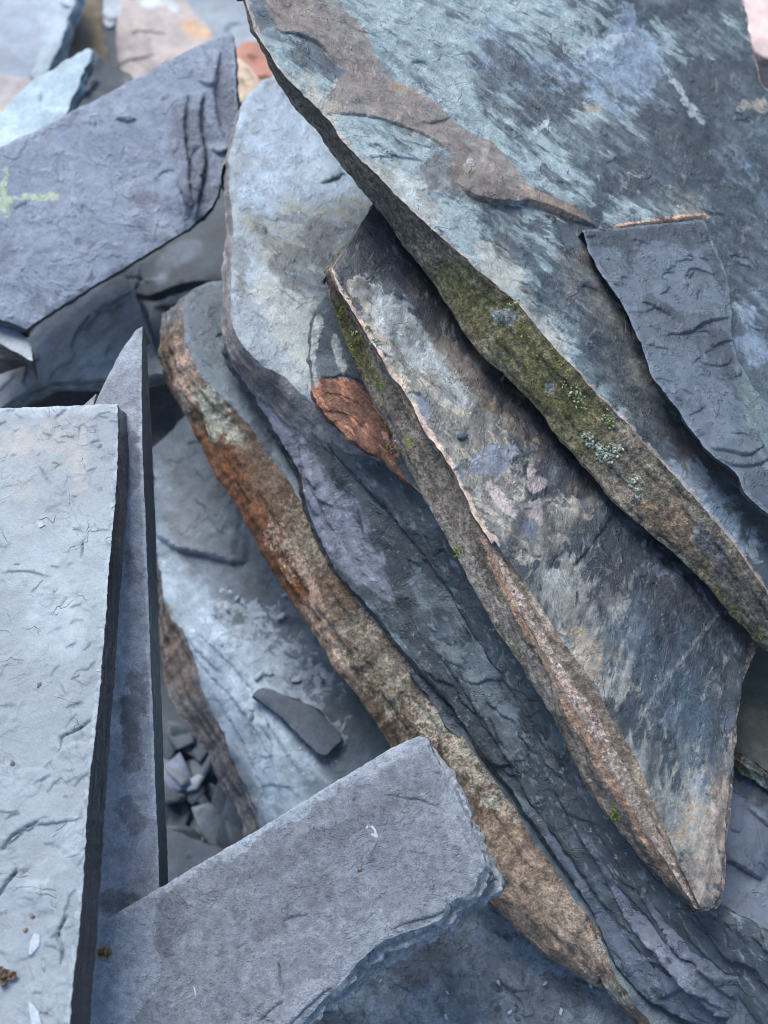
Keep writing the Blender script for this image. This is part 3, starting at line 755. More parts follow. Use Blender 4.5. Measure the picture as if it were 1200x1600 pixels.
slab('side', '', None, P4d, [(LE, [(x - 7, y + 5) for x, y in LE]), ([(1320, 1690), (1290, 1600), (1210, 1500), (1140, 1440), (1085, 1410), (1010, 1300), (900, 1100), (800, 900), (700, 740), (640, 660), (560, 640), (495, 618), (440, 575), (392, 545), (362, 510), (352, 540)],)],
     .020, m4d, m4d, res=.0023, rough=.0014, seed=23, relief=.0030, rscale=8, bevel=.0012, parent=long_, face_name='dark_sloping_face', edge_name='dark_lower_edge',
     masks={'lilac': [('s', [(372, 575, 14), (420, 640, 18), (470, 720, 28), (520, 800, 36), (560, 880, 30), (600, 930, 14)]), ('s', [(960, 1400, 20), (1060, 1500, 40)])],
            'lt': [('s', [(400, 550, 20), (480, 640, 24), (560, 720, 24)]), ('s', [(700, 1000, 40), (900, 1300, 40), (700, 900, 40)]), ('s', [(560, 940, 10), (760, 1180, 14), (900, 1380, 14)])],
            'deep': [('s', [(560, 740, 16), (640, 820, 22), (700, 900, 20)]), ('s', [(640, 980, 16), (760, 1140, 20), (820, 1240, 14)]), ('s', [(800, 1060, 18), (900, 1250, 18), (970, 1350, 14)])],
            'pale': [('s', [(602, 931, 4)]), ('s', [(580, 830, 4)])],
            'blue': [('s', [(880, 1330, 40), (1000, 1480, 70), (1130, 1560, 60)])]},
     ledges=[([(1180, 1640), (1100, 1560), (1040, 1500), (985, 1440), (950, 1370), (900, 1290), (850, 1200)][::-1], 0.0076, .022),
             ([(930, 1290), (1000, 1390), (1060, 1480), (1090, 1500), (1150, 1560)], 0.0068, .018), ([(1052, 1484), (1090, 1500), (1110, 1512), (1150, 1520), (1200, 1530)][::-1], 0.0043, .012),
             ([(640, 960), (700, 1040), (760, 1130), (830, 1240)], 0.0027, .02), ([(560, 720), (640, 780), (700, 870), (760, 960)], 0.0031, .02), ([(760, 1010), (820, 1100), (880, 1200)], 0.0024, .016),
             ([(1140, 1590), (1090, 1560), (1050, 1510), (1010, 1500)][::-1], 0.0051, .014), ([(1030, 1560), (1080, 1540), (1130, 1570)], 0.0034, .012), ([(450, 620), (520, 690), (560, 730)], 0.0026, .015)],
     auto=(70, .035, .0018, -55))
me2 = rock('blue_leaf_slate', c3(.030, .039, .047), c3(.078, .094, .108), [(None, c3(.19, .21, .21), .60, .05, 200, .6, -55), (None, c3(.020, .025, .031), .57, .06, 60, .7, -55)], speck=.35, rough=.50, hair=.0005, hair_scale=24, streak=.14, streak_ang=-55, terr=.0010, terr_scale=24, mid=.0006, grain=.1)
# thin dark leaves of slate splitting off under its lower edge
Pe = Plane(900, 1420, P4d.depth(900, 1420) + .022, .12, .25)
me = rock('thin_leaf_slate', c3(.035, .044, .055), c3(.085, .10, .115), [('pale', c3(.36, .37, .34), .7, .06, 120, .7)], rough=.55, streak=.12, streak_ang=-55, terr=.0008, mid=.0009)
slab('slate_leaf', 'narrow dark slate sheet showing between the brown edge and the long slab', 'slate sheet', Pe,
     [([(640, 1050), (700, 1130), (760, 1212), (820, 1290), (872, 1370), (908, 1430), (940, 1480), (962, 1510), (985, 1548), (1006, 1570)],), ([(1010, 1540), (990, 1480), (1000, 1440), (900, 1250), (760, 1080), (640, 1050)],)],
     .012, me, me, res=.0022, rough=.0018, seed=29, relief=.002, auto=(12, .02, .0016, -60), masks={'pale': [('s', [(980, 1560, 9), (960, 1520, 7)])]},
     ledges=[([(925, 1430), (945, 1450), (960, 1440), (975, 1450)], .003, .012), ([(940, 1470), (955, 1478), (980, 1470)], .003, .01), ([(900, 1400), (930, 1420), (950, 1415)], .003, .01)])

# flaking leaves at the lower end of the long slab
for k, (lead, rest, lift, t) in enumerate([
    ([(470, 645), (540, 725), (620, 815), (690, 905), (755, 1015), (828, 1125), (895, 1240), (955, 1330)], [(1010, 1340), (900, 1140), (760, 900), (640, 720), (540, 650), (470, 645)], .0045, .0042),
    ([(640, 965), (700, 1055), (770, 1155), (836, 1262), (900, 1352), (955, 1424), (1005, 1492), (1060, 1545), (1130, 1590)], [(1120, 1520), (960, 1370), (860, 1200), (740, 1010), (690, 950), (640, 965)], .0028, .0030),
    ([(930, 1330), (965, 1378), (1010, 1432), (1036, 1470), (1052, 1490), (1080, 1492), (1112, 1500), (1140, 1522), (1180, 1562), (1230, 1600)], [(1290, 1560), (1180, 1480), (1090, 1420), (1005, 1320), (950, 1260), (930, 1330)], .0075, .0070),
    ([(1010, 1352), (1050, 1392), (1092, 1440), (1118, 1470), (1140, 1500), (1176, 1512), (1200, 1540), (1250, 1560)], [(1290, 1500), (1180, 1450), (1095, 1400), (1040, 1340), (1010, 1352)], .0135, .0060),
    ([(1060, 1512), (1090, 1528), (1130, 1540), (1170, 1580), (1220, 1640)], [(1290, 1600), (1180, 1540), (1060, 1470), (1040, 1490), (1060, 1512)], .0045, .0045)]):
    slab('leaf', '', None, Plane(560, 760, P4d.depth(560, 760) - lift, -.42, -.02), [(lead, [(x - 3, y + 4) for x, y in lead]), (rest,)], t, me2, me2, res=.0019, rough=.0018, seed=230 + k, relief=.0014, rscale=12, bevel=.0009, erelief=.0007,
         parent=long_, face_name='flaking_leaf', edge_name='leaf_edge', auto=(10, .022, .0014, -50))

# ------------------------------------------------------------------ slate beneath the tip, lower right
P5 = Plane(1150, 1380, .846, .15, .40)
m5 = rock('stepped_slate', c3(.085, .10, .128), c3(.14, .16, .195), [('dark', c3(.03, .036, .045), .5, .12, 50, .85), ('rim', c3(.15, .17, .2), .8, .1, 100, .6)], rough=.55, spec=.45, grain=.1, speck=.2, terr=.0009, terr_scale=20, mid=.0005, patch=16)
slab('stepped_slate', 'blue-grey slate with stepped flaking surface under the pointed tip, lower right', 'slate slab', P5,
     [([(1080, 1380), (1090, 1450), (1120, 1500), (1170, 1540), (1240, 1570), (1330, 1570)],), ([(1420, 1300), (1300, 1150), (1180, 1120), (1130, 1130), (1110, 1250), (1080, 1380)],)],
     .03, m5, me, res=.0019, rough=.0014, seed=33, relief=.0012, masks={'dark': [('s', [(1150, 1220, 16), (1200, 1260, 20)])]},
     ledges=[([(1130, 1345), (1150, 1352), (1190, 1376)], .006, .025), ([(1120, 1435), (1140, 1460), (1160, 1480), (1215, 1488)], .007, .03), ([(1140, 1500), (1170, 1524), (1215, 1530)], .003, .015),
             ([(1175, 1262), (1180, 1290), (1186, 1340)], .0016, .02), ([(1158, 1458), (1172, 1452), (1180, 1462)], .0015, .008), ([(1165, 1535), (1190, 1540), (1230, 1538)], .003, .01), ([(1165, 1262), (1195, 1290), (1230, 1310)][::1], .004, .03)],
     auto=(10, .015, .0012, -20))
P6 = Plane(1180, 1180, .856, .2, .35)
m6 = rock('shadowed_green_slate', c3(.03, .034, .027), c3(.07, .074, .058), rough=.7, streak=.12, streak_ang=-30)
e6 = rock('lichened_edge', c3(.09, .085, .045), c3(.16, .14, .08), [('pale', LICHEN, .8, .06, 160, .9), ('rim', c3(.2, .12, .06), .6, .1, 100, .5)], rough=.8, mid=.002, grain=.3)
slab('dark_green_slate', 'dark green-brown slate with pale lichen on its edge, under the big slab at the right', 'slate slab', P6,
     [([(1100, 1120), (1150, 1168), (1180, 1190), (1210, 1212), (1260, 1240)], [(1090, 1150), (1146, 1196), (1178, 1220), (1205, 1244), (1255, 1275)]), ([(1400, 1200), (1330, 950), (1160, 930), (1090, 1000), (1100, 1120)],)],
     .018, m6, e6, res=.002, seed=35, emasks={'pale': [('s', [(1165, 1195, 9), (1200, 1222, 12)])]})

# ------------------------------------------------------------------ long bar-like slab with a rusty brown edge
P7 = Plane(400, 650, .952, .30, .53)
m7 = rock('blue_top_slate', c3(.055, .07, .085), c3(.12, .15, .175), [('pale', c3(.24, .27, .30), .8, .1, 60, .6)], rough=.5, patch=18, terr=.0006)
e7 = rock('rusty_brown_edge', c3(.115, .086, .064), c3(.215, .170, .135), [
    ('rust', c3(.17, .065, .028), .5, .30, 50, .95), ('tan', c3(.40, .30, .24), .6, .12, 60, .95), ('lichen', c3(.42, .44, .37), 1.1, .08, 110, .85), ('dot', c3(.46, .45, .38), 2.3, .05, 300, .75),
    ('olive', c3(.105, .080, .052), .6, .3, 60, .7), ('dark', c3(.035, .028, .026), .5, .12, 60, .8), ('fawn', c3(.30, .235, .185), .5, .15, 60, .9), ('grey', c3(.17, .17, .18), .5, .12, 40, .8)],
    rough=.8, spec=.3, lamin=.04, mid=.0020, fine=.0009, grain=.26, patch=26, streak_ang=-55)
E7 = [(286, 478), (290, 530), (318, 588), (360, 632), (400, 676), (440, 730), (474, 790), (504, 852), (540, 912), (584, 968), (630, 1026), (672, 1080), (706, 1126), (748, 1184),
      (790, 1238), (826, 1290), (860, 1344), (898, 1400), (930, 1446), (948, 1482), (962, 1520), (986, 1556), (1014, 1592), (1030, 1625)]
B7 = [(252, 488), (250, 545), (268, 610), (300, 672), (332, 730), (368, 790), (402, 852), (440, 916), (474, 968), (510, 1024), (548, 1078), (580, 1122), (608, 1170), (645, 1240),
      (690, 1300), (735, 1370), (780, 1420), (826, 1470), (880, 1510), (940, 1548), (944, 1520), (962, 1556), (1000, 1592), (1015, 1625)]
slab('rust_edged_slate_slab', 'long slate slab with thick rusty brown edge running from upper left to bottom', 'slate slab', P7,
     [(E7, B7), ([(1080, 1600), (1020, 1500), (900, 1250), (700, 1000), (560, 780), (480, 640), (420, 540), (370, 450), (340, 438), (310, 446), (290, 462)],)],
     .046, m7, e7, res=.003, rough=.0016, seed=41, relief=.002, erelief=.0013, lth=.008, bulge=.005, bevel=.0025, ewave=.5,
     emasks={'rust': [('s', [(310, 690, 30), (360, 760, 46), (420, 850, 44), (460, 910, 34)])],
             'tan': [('s', [(285, 560, 22), (300, 620, 18)]), ('s', [(456, 845, 7), (478, 900, 8), (500, 960, 16), (530, 1020, 15), (556, 1070, 10)]), ('s', [(470, 980, 10), (520, 1040, 10)])],
             'lichen': [('s', [(320, 620, 18), (350, 670, 16)]), ('s', [(335, 640, 10), (375, 690, 10)]), ('s', [(596, 1035, 8), (636, 1080, 8)]), ('s', [(665, 1120, 8), (700, 1128, 8)]), ('s', [(760, 1250, 10), (775, 1262, 6)]), ('s', [(938, 1465, 8), (950, 1510, 9)]), ('s', [(925, 1522, 9), (985, 1570, 7)]), ('s', [(610, 1090, 8), (612, 1110, 8)])],
             'dot': [('s', [(560, 990, 30), (700, 1130, 40), (800, 1260, 16)]), ('s', [(860, 1400, 20), (930, 1480, 16)]), ('s', [(480, 840, 40)])],
             'olive': [('s', [(390, 710, 26), (440, 790, 28), (500, 870, 30)]), ('s', [(540, 960, 34), (620, 1080, 36)])],
             'dark': [('s', [(620, 1140, 22), (700, 1220, 24)]), ('s', [(255, 560, 10), (275, 640, 10)])],  # first stroke paints the shadow the bottom block casts on this edge
             'fawn': [('s', [(780, 1330, 50), (870, 1440, 50), (930, 1520, 26)])],
             'grey': [('s', [(262, 495, 26), (290, 480, 20)]), ('s', [(350, 620, 10)])]},
     masks={'pale': [('s', [(440, 700, 12), (470, 770, 10)])]}, auto=(8, .02, .001))

# ------------------------------------------------------------------ sawn blocks on the left and at the bottom
P8 = Plane(400, 1400, .775, .02, .36)
m8 = rock('purple_grey_slate', c3(.185, .20, .232), c3(.25, .268, .302), [('damp', c3(.118, .120, .138), .10, .03, 60, .85), (None, c3(.10, .10, .112), .585, .05, 70, .5), ('spot', c3(.095, .095, .11), .5, .10, 60, .7), ('lt', c3(.27, .28, .31), .9, .2, 60, .5), ('rim', c3(.30, .32, .35), 1.0, .12, 140, .5)],
           rough=.58, spec=.4, grain=.15, mid=.0011, fine=.0005, patch=34, terr=.0007, terr_scale=40, var=.6, pits=.0004, hair=.0004, hair_scale=12)
e8 = rock('broken_block_edge', c3(.24, .245, .26), c3(.36, .37, .39), rough=.7, lamin=.22, mid=.0018)
slab('sawn_slate_block', 'thick purple-grey slate block with chipped end lying across the bottom', 'slate block', P8,
     [([(150, 1446), (240, 1392), (400, 1298), (520, 1224), (590, 1182), (654, 1149)], None, 'straight'),
      ([(654, 1149), (676, 1176), (698, 1212), (720, 1256), (738, 1296), (752, 1330), (760, 1352)], [(656, 1152), (684, 1186), (712, 1228), (738, 1278), (760, 1326), (778, 1362), (788, 1386)]),
      ([(760, 1352), (748, 1372), (738, 1392), (706, 1408), (690, 1436), (650, 1452), (604, 1466), (572, 1490), (548, 1520), (510, 1556), (480, 1590), (450, 1640)],
       [(788, 1386), (766, 1402), (740, 1424), (712, 1444), (700, 1462), (655, 1480), (626, 1500), (596, 1520), (560, 1552), (520, 1580), (486, 1602), (455, 1650)]),
      ([(440, 1700), (130, 1720)],), ([(136, 1600), (150, 1446)],)],
     .027, m8, e8, res=.0019, rough=.0009, seed=47, relief=.0011, rscale=9, bevel=.0012, erelief=.0034, lth=.005,
     masks={'damp': [('p', [(258, 1400), (300, 1372), (800, 1080), (860, 1400), (700, 1500), (560, 1600), (300, 1720), (215, 1600), (248, 1545), (250, 1500), (238, 1480), (240, 1440)], 10)], 'spot': [('s', [(270, 1415, 18), (262, 1480, 20)]), ('s', [(330, 1400, 12), (640, 1240, 16)]), ('s', [(500, 1380, 20), (400, 1460, 16)])], 'lt': [('s', [(560, 1200, 18), (650, 1165, 14)]), ('s', [(700, 1250, 12), (745, 1360, 14)]), ('s', [(430, 1620, 20), (600, 1450, 20)]), ('s', [(190, 1560, 30)])]},
     ledges=[([(735, 1260), (722, 1290), (735, 1330), (738, 1350)], .002, .012), ([(700, 1400), (690, 1425), (640, 1440), (610, 1452)][::-1], .0016, .012), ([(520, 1540), (470, 1580), (440, 1620)][::-1], .002, .02),
             ([(440, 1440), (455, 1432), (482, 1428)], .0009, .008), ([(640, 1180), (600, 1195), (560, 1225)], .0012, .015)],
     cracks=[([(436, 1503), (440, 1530), (446, 1562)], .0035, .0008), ([(446, 1560), (425, 1580), (400, 1600)], .0018, .0005), ([(600, 1240), (620, 1245), (650, 1250), (690, 1262)], .0012, .0005)], auto=(46, .012, .0005))
P9 = Plane(100, 1100, .740, .0, .45)
m9 = rock('riven_pale_slate', c3(.185, .205, .225), c3(.24, .26, .28), [('cream', c3(.32, .30, .26), 1.1, .2, 90, .5), ('lt', c3(.33, .35, .37), .8, .2, 50, .5), (None, c3(.15, .155, .17), .60, .10, 14, .5), ('rim', c3(.40, .42, .45), 1.1, .08, 200, .4)],
           rough=.52, spec=.45, grain=.08, speck=.15, patch=10, hair=.00025, hair_scale=14, terr=.0009, terr_scale=16, mid=.0007, fine=.00025, var=.3)
e9 = rock('sawn_dark_edge', c3(.010, .013, .018), c3(.018, .022, .030), rough=.30, spec=.45, grain=.08, speck=0, mid=.0002, fine=.0001)
slab('riven_slate_tile', 'pale grey riven slate slab with sawn dark side, nearest at the lower left', 'slate slab', P9,
     [([(-70, 640), (60, 636), (184, 631)], None, 'straight'),
      ([(184, 631), (183, 720), (178, 800), (170, 880), (166, 950), (158, 1040), (152, 1120), (140, 1220), (134, 1300), (128, 1400), (118, 1500), (108, 1600), (100, 1700)],
       [(203, 641), (201, 720), (198, 800), (192, 880), (186, 950), (180, 1040), (174, 1120), (168, 1220), (162, 1300), (155, 1400), (149, 1500), (141, 1600), (136, 1700)], 'straight'),
      ([(-90, 1720), (-90, 900), (-70, 640)],)],
     .030, m9, e9, res=.0017, rough=.0012, seed=53, relief=.0014, rscale=10, bevel=.0010, erelief=.0002,
     masks={'cream': [('s', [(20, 700, 20), (110, 685, 26), (120, 765, 12)]), ('s', [(40, 760, 20)])], 'lt': [('s', [(20, 645, 8), (180, 638, 7)]), ('s', [(140, 1280, 20), (60, 1380, 16)]), ('s', [(80, 1000, 40), (60, 900, 30)])]},  # the lt stroke along the top edge paints its bright highlight
     ledges=[([(130, 1278), (100, 1284), (60, 1288), (30, 1305), (0, 1330)][::-1], .0016, .02), ([(150, 1110), (135, 1135), (98, 1155), (92, 1185)], .0012, .012), ([(92, 1510), (98, 1480), (92, 1455), (110, 1400), (120, 1390)], .0011, .012),
             ([(150, 1170), (120, 1160), (90, 1180)], .0007, .008), ([(175, 690), (165, 705), (155, 715)], .0012, .008), ([(0, 895), (40, 892), (75, 900)], .0008, .02), ([(88, 900), (70, 912), (62, 905)], .0008, .006), ([(128, 860), (130, 845), (128, 880)], .0008, .006)],
     cracks=[([(0, 1328), (30, 1300), (62, 1284)], 0.0038, 0.0009), ([(27, 1355), (12, 1380), (-8, 1405)], 0.0043, 0.0009), ([(146, 1118), (128, 1138), (98, 1152), (92, 1178)], 0.0029, 0.0008), ([(96, 1508), (98, 1480), (92, 1462), (104, 1425)], 0.0029, 0.0008), ([(60, 728), (82, 760)], 0.0014, 0.0006), ([(129, 845), (130, 875)], 0.0019, 0.0006)],
     auto=(120, .011, .0006, 15))
P10 = Plane(220, 900, .832, .0, .13)
m10 = rock('tall_narrow_slate', c3(.20, .205, .23), c3(.31, .32, .35), [('dark', c3(.07, .067, .075), .7, .15, 50, .9), ('stain', c3(.10, .095, .105), .7, .1, 90, .8), ('lit_rim', c3(.38, .40, .42), .3, .1, 100, .7)], rough=.65, mid=.001, grain=.18, patch=26)
e10 = rock('smooth_sawn_side', c3(.055, .070, .080), c3(.080, .096, .106), rough=.5, grain=.06, speck=0, mid=.0003)
slab('narrow_slate_slab', 'tall narrow slate slab standing just behind the pale riven slab', 'slate slab', P10,
     [([(138, 655), (156, 614), (172, 578), (190, 546), (212, 514), (222, 509)], None, 'straight'), ([(222, 512), (221, 600), (222, 690), (226, 800), (231, 930), (236, 1060), (241, 1200), (246, 1320), (249, 1400), (251, 1500)],
       [(229, 520), (233, 600), (238, 690), (242, 800), (247, 930), (251, 1060), (256, 1200), (261, 1320), (264, 1400), (266, 1500)], 'straight'), ([(100, 1500), (90, 700)],), ([(120, 640), (150, 615)],)],
     .04, m10, e10, res=.0026, rough=.0006, seed=59, relief=.0012, bevel=.0014, erelief=.0003,
     masks={'dark': [('s', [(200, 1440, 34), (170, 1400, 20)]), ('s', [(206, 1160, 10), (200, 1100, 12)])], 'stain': [('s', [(212, 680, 12), (206, 760, 10)]), ('s', [(200, 860, 8), (210, 900, 12)]), ('s', [(215, 1060, 16), (205, 1200, 14)]), ('s', [(195, 1260, 12), (215, 1290, 12)])],  # the lowest dark stroke paints the shade at the foot
            'lit_rim': [('s', [(221, 600, 3), (223, 760, 4), (232, 960, 4), (240, 1200, 4), (247, 1380, 3)])]}, auto=(8, .012, .0005))  # pale line paints the light along the right edge

# ------------------------------------------------------------------ upper left: big sawn slab and what lies under it
P11 = Plane(190, 290, 1.02, .05, .20)
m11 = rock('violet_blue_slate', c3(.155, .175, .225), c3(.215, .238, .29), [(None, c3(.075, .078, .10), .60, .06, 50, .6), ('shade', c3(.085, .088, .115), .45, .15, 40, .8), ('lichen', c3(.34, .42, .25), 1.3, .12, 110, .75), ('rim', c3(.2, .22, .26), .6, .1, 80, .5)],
            rough=.6, spec=.4, mid=.0016, patch=20, terr=.0012, terr_scale=18, grain=.14, pits=.0003)
e11 = rock('violet_edge', c3(.07, .075, .09), c3(.12, .125, .14), rough=.7, lamin=.2)
slab('large_upper_slab', 'large violet-blue slate slab with small green lichen mark at the upper left', 'slate slab', P11,
     [([(-70, 262), (60, 200), (210, 122), (300, 76), (358, 46)], None, 'straight'), ([(358, 46), (366, 60), (368, 110), (371, 170), (376, 222), (372, 244), (356, 256)],),
      ([(356, 256), (345, 290), (330, 322), (304, 350)], [(356, 260), (346, 293), (331, 326), (305, 355)]), ([(304, 350), (200, 414), (110, 468), (40, 513)], [(305, 354), (201, 419), (111, 473), (42, 518)], 'straight'), ([(40, 513), (-10, 496), (-80, 470)],), ([(-90, 400), (-70, 262)],)],
     .03, m11, e11, res=.0032, rough=.0012, seed=61, relief=.003, rscale=8, bevel=.002,
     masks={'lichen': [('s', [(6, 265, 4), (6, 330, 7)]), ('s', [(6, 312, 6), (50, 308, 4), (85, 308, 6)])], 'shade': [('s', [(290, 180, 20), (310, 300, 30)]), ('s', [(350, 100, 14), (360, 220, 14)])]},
     cracks=[([(322, 150), (316, 200), (322, 260), (312, 320)], .0035, .0012), ([(296, 170), (292, 220), (298, 270)], .003, .001), ([(318, 230), (300, 250), (298, 290), (306, 330)], .003, .0012)],
     ledges=[([(300, 320), (296, 260), (288, 200), (296, 150)], .004, .02), ([(306, 340), (322, 250), (312, 190), (320, 150)], .006, .03), ([(350, 220), (335, 150), (345, 80)], .006, .02), ([(310, 130), (330, 140), (345, 120)], .003, .015),
             ([(330, 230), (345, 240), (370, 225)], .004, .012), ([(280, 290), (290, 320), (302, 330)], .004, .015), ([(180, 185), (200, 190), (215, 186)], .002, .012)],
     auto=(14, .02, .0008, 90))
P12 = Plane(130, 590, 1.06, -.15, .5)
m12 = rock('striated_slate', c3(.15, .155, .17), c3(.24, .25, .27), [(None, c3(.10, .09, .08), .58, .08, 20, .6)], rough=.65, streak=.2, streak_ang=50, patch=14, mid=.001)
slab('striated_slate', 'grey striated slate piece wedged below the violet-blue slab', 'slate piece', P12,
     [([(-60, 600), (0, 560), (90, 480), (150, 448), (190, 430), (206, 452), (216, 486), (232, 530), (258, 580)],), ([(258, 580), (200, 588), (120, 592), (60, 600), (0, 634), (-70, 680)],), ([(-90, 650), (-60, 600)],)],
     .02, m12, m12, res=.0035, seed=67, relief=.003, auto=(10, .04, .0016, 50), curve=.3)
P13 = Plane(90, 640, 1.11, 0, .5)
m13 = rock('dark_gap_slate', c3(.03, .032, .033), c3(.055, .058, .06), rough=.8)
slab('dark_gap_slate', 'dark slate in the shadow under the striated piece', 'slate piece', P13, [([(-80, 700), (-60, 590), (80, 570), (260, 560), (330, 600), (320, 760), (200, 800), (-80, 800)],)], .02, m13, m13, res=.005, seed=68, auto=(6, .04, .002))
P14 = Plane(20, 540, 1.0, .1, .6)
m14 = rock('small_end_slate', c3(.20, .225, .25), c3(.28, .31, .34), rough=.5)
e14 = rock('small_end_edge', c3(.07, .068, .065), c3(.11, .105, .10), rough=.7)
slab('small_slate_end', 'small pale slate end poking in at the left border below the violet-blue slab', 'slate piece', P14,
     [([(-60, 470), (0, 500), (26, 514), (47, 534), (51, 564)], None, 'straight'), ([(51, 564), (20, 549), (0, 537), (-60, 500)], [(52, 570), (22, 578), (0, 586), (-60, 600)], 'straight')], .03, m14, e14, res=.003, seed=71)
P15 = Plane(290, 350, 1.20, -.1, .15)
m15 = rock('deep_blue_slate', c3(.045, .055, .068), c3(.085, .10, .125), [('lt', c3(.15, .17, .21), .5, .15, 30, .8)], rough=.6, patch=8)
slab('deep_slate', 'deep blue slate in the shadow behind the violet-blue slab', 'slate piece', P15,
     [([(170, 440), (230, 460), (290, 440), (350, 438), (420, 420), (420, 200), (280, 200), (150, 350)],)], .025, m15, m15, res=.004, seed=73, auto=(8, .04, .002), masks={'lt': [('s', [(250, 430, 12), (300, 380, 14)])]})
P16 = Plane(290, 480, 1.28, 0, .5)
slab('hollow_slate', 'small blue slate at the bottom of the hollow above the rusty slab end', 'slate piece', P16,
     [([(236, 470), (262, 444), (310, 440), (380, 450), (380, 560), (300, 620), (225, 600)],)], .03, rock('hollow_blue_slate', c3(.10, .12, .15), c3(.17, .2, .24), rough=.5), m15, res=.004, seed=74, ledges=[([(240, 480), (270, 484), (310, 486)], .004, .03)], auto=(4, .04, .002))
P17 = Plane(250, 600, 1.22, 0, .3)
slab('upright_slate', 'grey slate behind the tip of the tall narrow slab', 'slate piece', P17,
     [([(200, 440), (222, 470), (240, 540), (262, 590), (300, 680), (200, 760), (180, 600)],)], .02, rock('upright_grey', c3(.08, .09, .105), c3(.14, .155, .175), rough=.6), m13, res=.004, seed=75, auto=(4, .04, .002))

# ------------------------------------------------------------------ the hollow in the middle
P18 = Plane(420, 1000, 1.03, .05, .33)
m18 = rock('hollow_pale_slate', c3(.10, .125, .15), c3(.22, .26, .31), [('dark', c3(.075, .088, .105), .40, .15, 30, .9), ('lt', c3(.30, .355, .41), .45, .18, 30, .9, -58), ('brown', c3(.12, .095, .08), .5, .14, 40, .85), ('dot', c3(.45, .50, .55), 2.0, .04, 90, .6), ('green', c3(.055, .075, .075), .4, .2, 30, .8)],
            rough=.5, spec=.55, patch=8, streak=.12, streak_ang=-55, mid=.001, terr=.0008, terr_scale=14)
e18 = rock('hollow_brown_edge', c3(.07, .065, .065), c3(.15, .145, .15), [('brown', c3(.12, .09, .075), .4, .14, 40, .85)], rough=.7, lamin=.25, mid=.0015)
slab('pale_hollow_slab', 'pale blue slate slab lying deep in the hollow under the rusty-edged slab', 'slate slab', P18,
     [([(238, 700), (244, 860), (262, 950), (290, 1000), (312, 1060), (330, 1110), (352, 1160), (372, 1200), (400, 1270), (430, 1340)],
       [(236, 760), (246, 900), (250, 1010), (258, 1080), (290, 1130), (318, 1176), (340, 1220), (362, 1260), (380, 1310), (400, 1360)]),
      ([(640, 1400), (720, 1250), (640, 1000), (480, 750), (400, 600), (300, 640), (238, 700)],)],
     .03, m18, e18, res=.0032, seed=79, relief=.004, rscale=5, rough=.002, bevel=.002,
     masks={'dark': [('s', [(300, 780, 60), (340, 860, 50), (420, 960, 50), (480, 1040, 40), (560, 1120, 50)]), ('s', [(280, 700, 40), (300, 800, 40)])], 'lt': [('s', [(275, 900, 22), (330, 1000, 34), (400, 1120, 46), (450, 1240, 40)]), ('s', [(440, 1120, 40), (480, 1200, 24)])],
            'brown': [('s', [(255, 960, 14), (290, 1040, 12)])], 'dot': [('s', [(380, 1000, 50), (470, 1120, 50)])], 'green': [('s', [(560, 1090, 20), (600, 1150, 26)])]},
     emasks={'brown': [('s', [(255, 960, 20), (280, 1070, 24)])]},
     ledges=[([(242, 834), (275, 858), (320, 868), (362, 880), (384, 880)], .007, .07), ([(280, 950), (300, 1020), (370, 1100), (420, 1180), (440, 1260)], .002, .03), ([(310, 990), (380, 1060), (430, 1150), (470, 1210)], .002, .02), ([(330, 1080), (380, 1160), (420, 1260)], .0025, .02), ([(350, 1060), (400, 1160)], .0015, .02)],
     auto=(26, .04, .0016, -58))
Pc = Plane(465, 1130, P18.depth(465, 1130) - .012, .1, .38)
slab('loose_dark_flake', 'small dark loose flake lying on the pale slab in the hollow', 'slate flake', Pc,
     [([(395, 1086), (404, 1078), (422, 1076), (444, 1086), (484, 1104), (534, 1148), (522, 1168), (506, 1180), (480, 1162), (440, 1118)],)], .006, rock('dark_flake', c3(.06, .072, .095), c3(.085, .10, .125), rough=.6), m13, res=.003, seed=83, rough=.001)
P19 = Plane(300, 1330, 1.06, .1, .5)
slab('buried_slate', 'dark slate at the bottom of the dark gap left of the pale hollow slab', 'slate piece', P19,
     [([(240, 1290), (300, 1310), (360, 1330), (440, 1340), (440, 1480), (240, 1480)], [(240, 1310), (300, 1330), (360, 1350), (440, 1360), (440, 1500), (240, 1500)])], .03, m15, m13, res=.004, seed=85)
P20 = Plane(750, 1520, .895, .0, .30)
m20 = rock('bottom_slate', c3(.070, .082, .098), c3(.165, .185, .205), [('lt', c3(.20, .225, .25), .6, .15, 40, .8), ('dot', c3(.035, .04, .05), .35, .06, 60, .9)], rough=.5, streak=.16, streak_ang=-50, patch=16, terr=.0011, mid=.0012, hair=.0005, hair_scale=20, grain=.25)
slab('bottom_slate_slab', 'blue-grey slate lying under the purple-grey block at the bottom', 'slate slab', P20,
     [([(420, 1700), (430, 1560), (600, 1430), (700, 1340), (840, 1360), (980, 1460), (1040, 1560), (1200, 1640), (1200, 1760)],)], .03, m20, me, res=.0026, seed=89, relief=.003, rscale=6,
     masks={'lt': [('s', [(560, 1560, 30), (680, 1580, 30)]), ('s', [(760, 1440, 20), (850, 1520, 24)])], 'dot': [('s', [(780, 1576, 7)]), ('s', [(770, 1538, 5), (780, 1546, 5)]), ('s', [(795, 1462, 7)])]}, auto=(40, .03, .0018, -40),
     cracks=[([(730, 1485), (760, 1570)], .001, .0008)])
P21 = Plane(1070, 1590, .93, 0, .3)
slab('orange_slate_chip', 'small orange-brown slate chip peeping out at the bottom border', 'slate chip', P21, [([(1040, 1600), (1056, 1586), (1076, 1588), (1100, 1600), (1090, 1640), (1040, 1640)],)], .01, rock('orange_chip', c3(.30, .17, .10), c3(.36, .25, .18), rough=.8), m13, res=.003, seed=90)

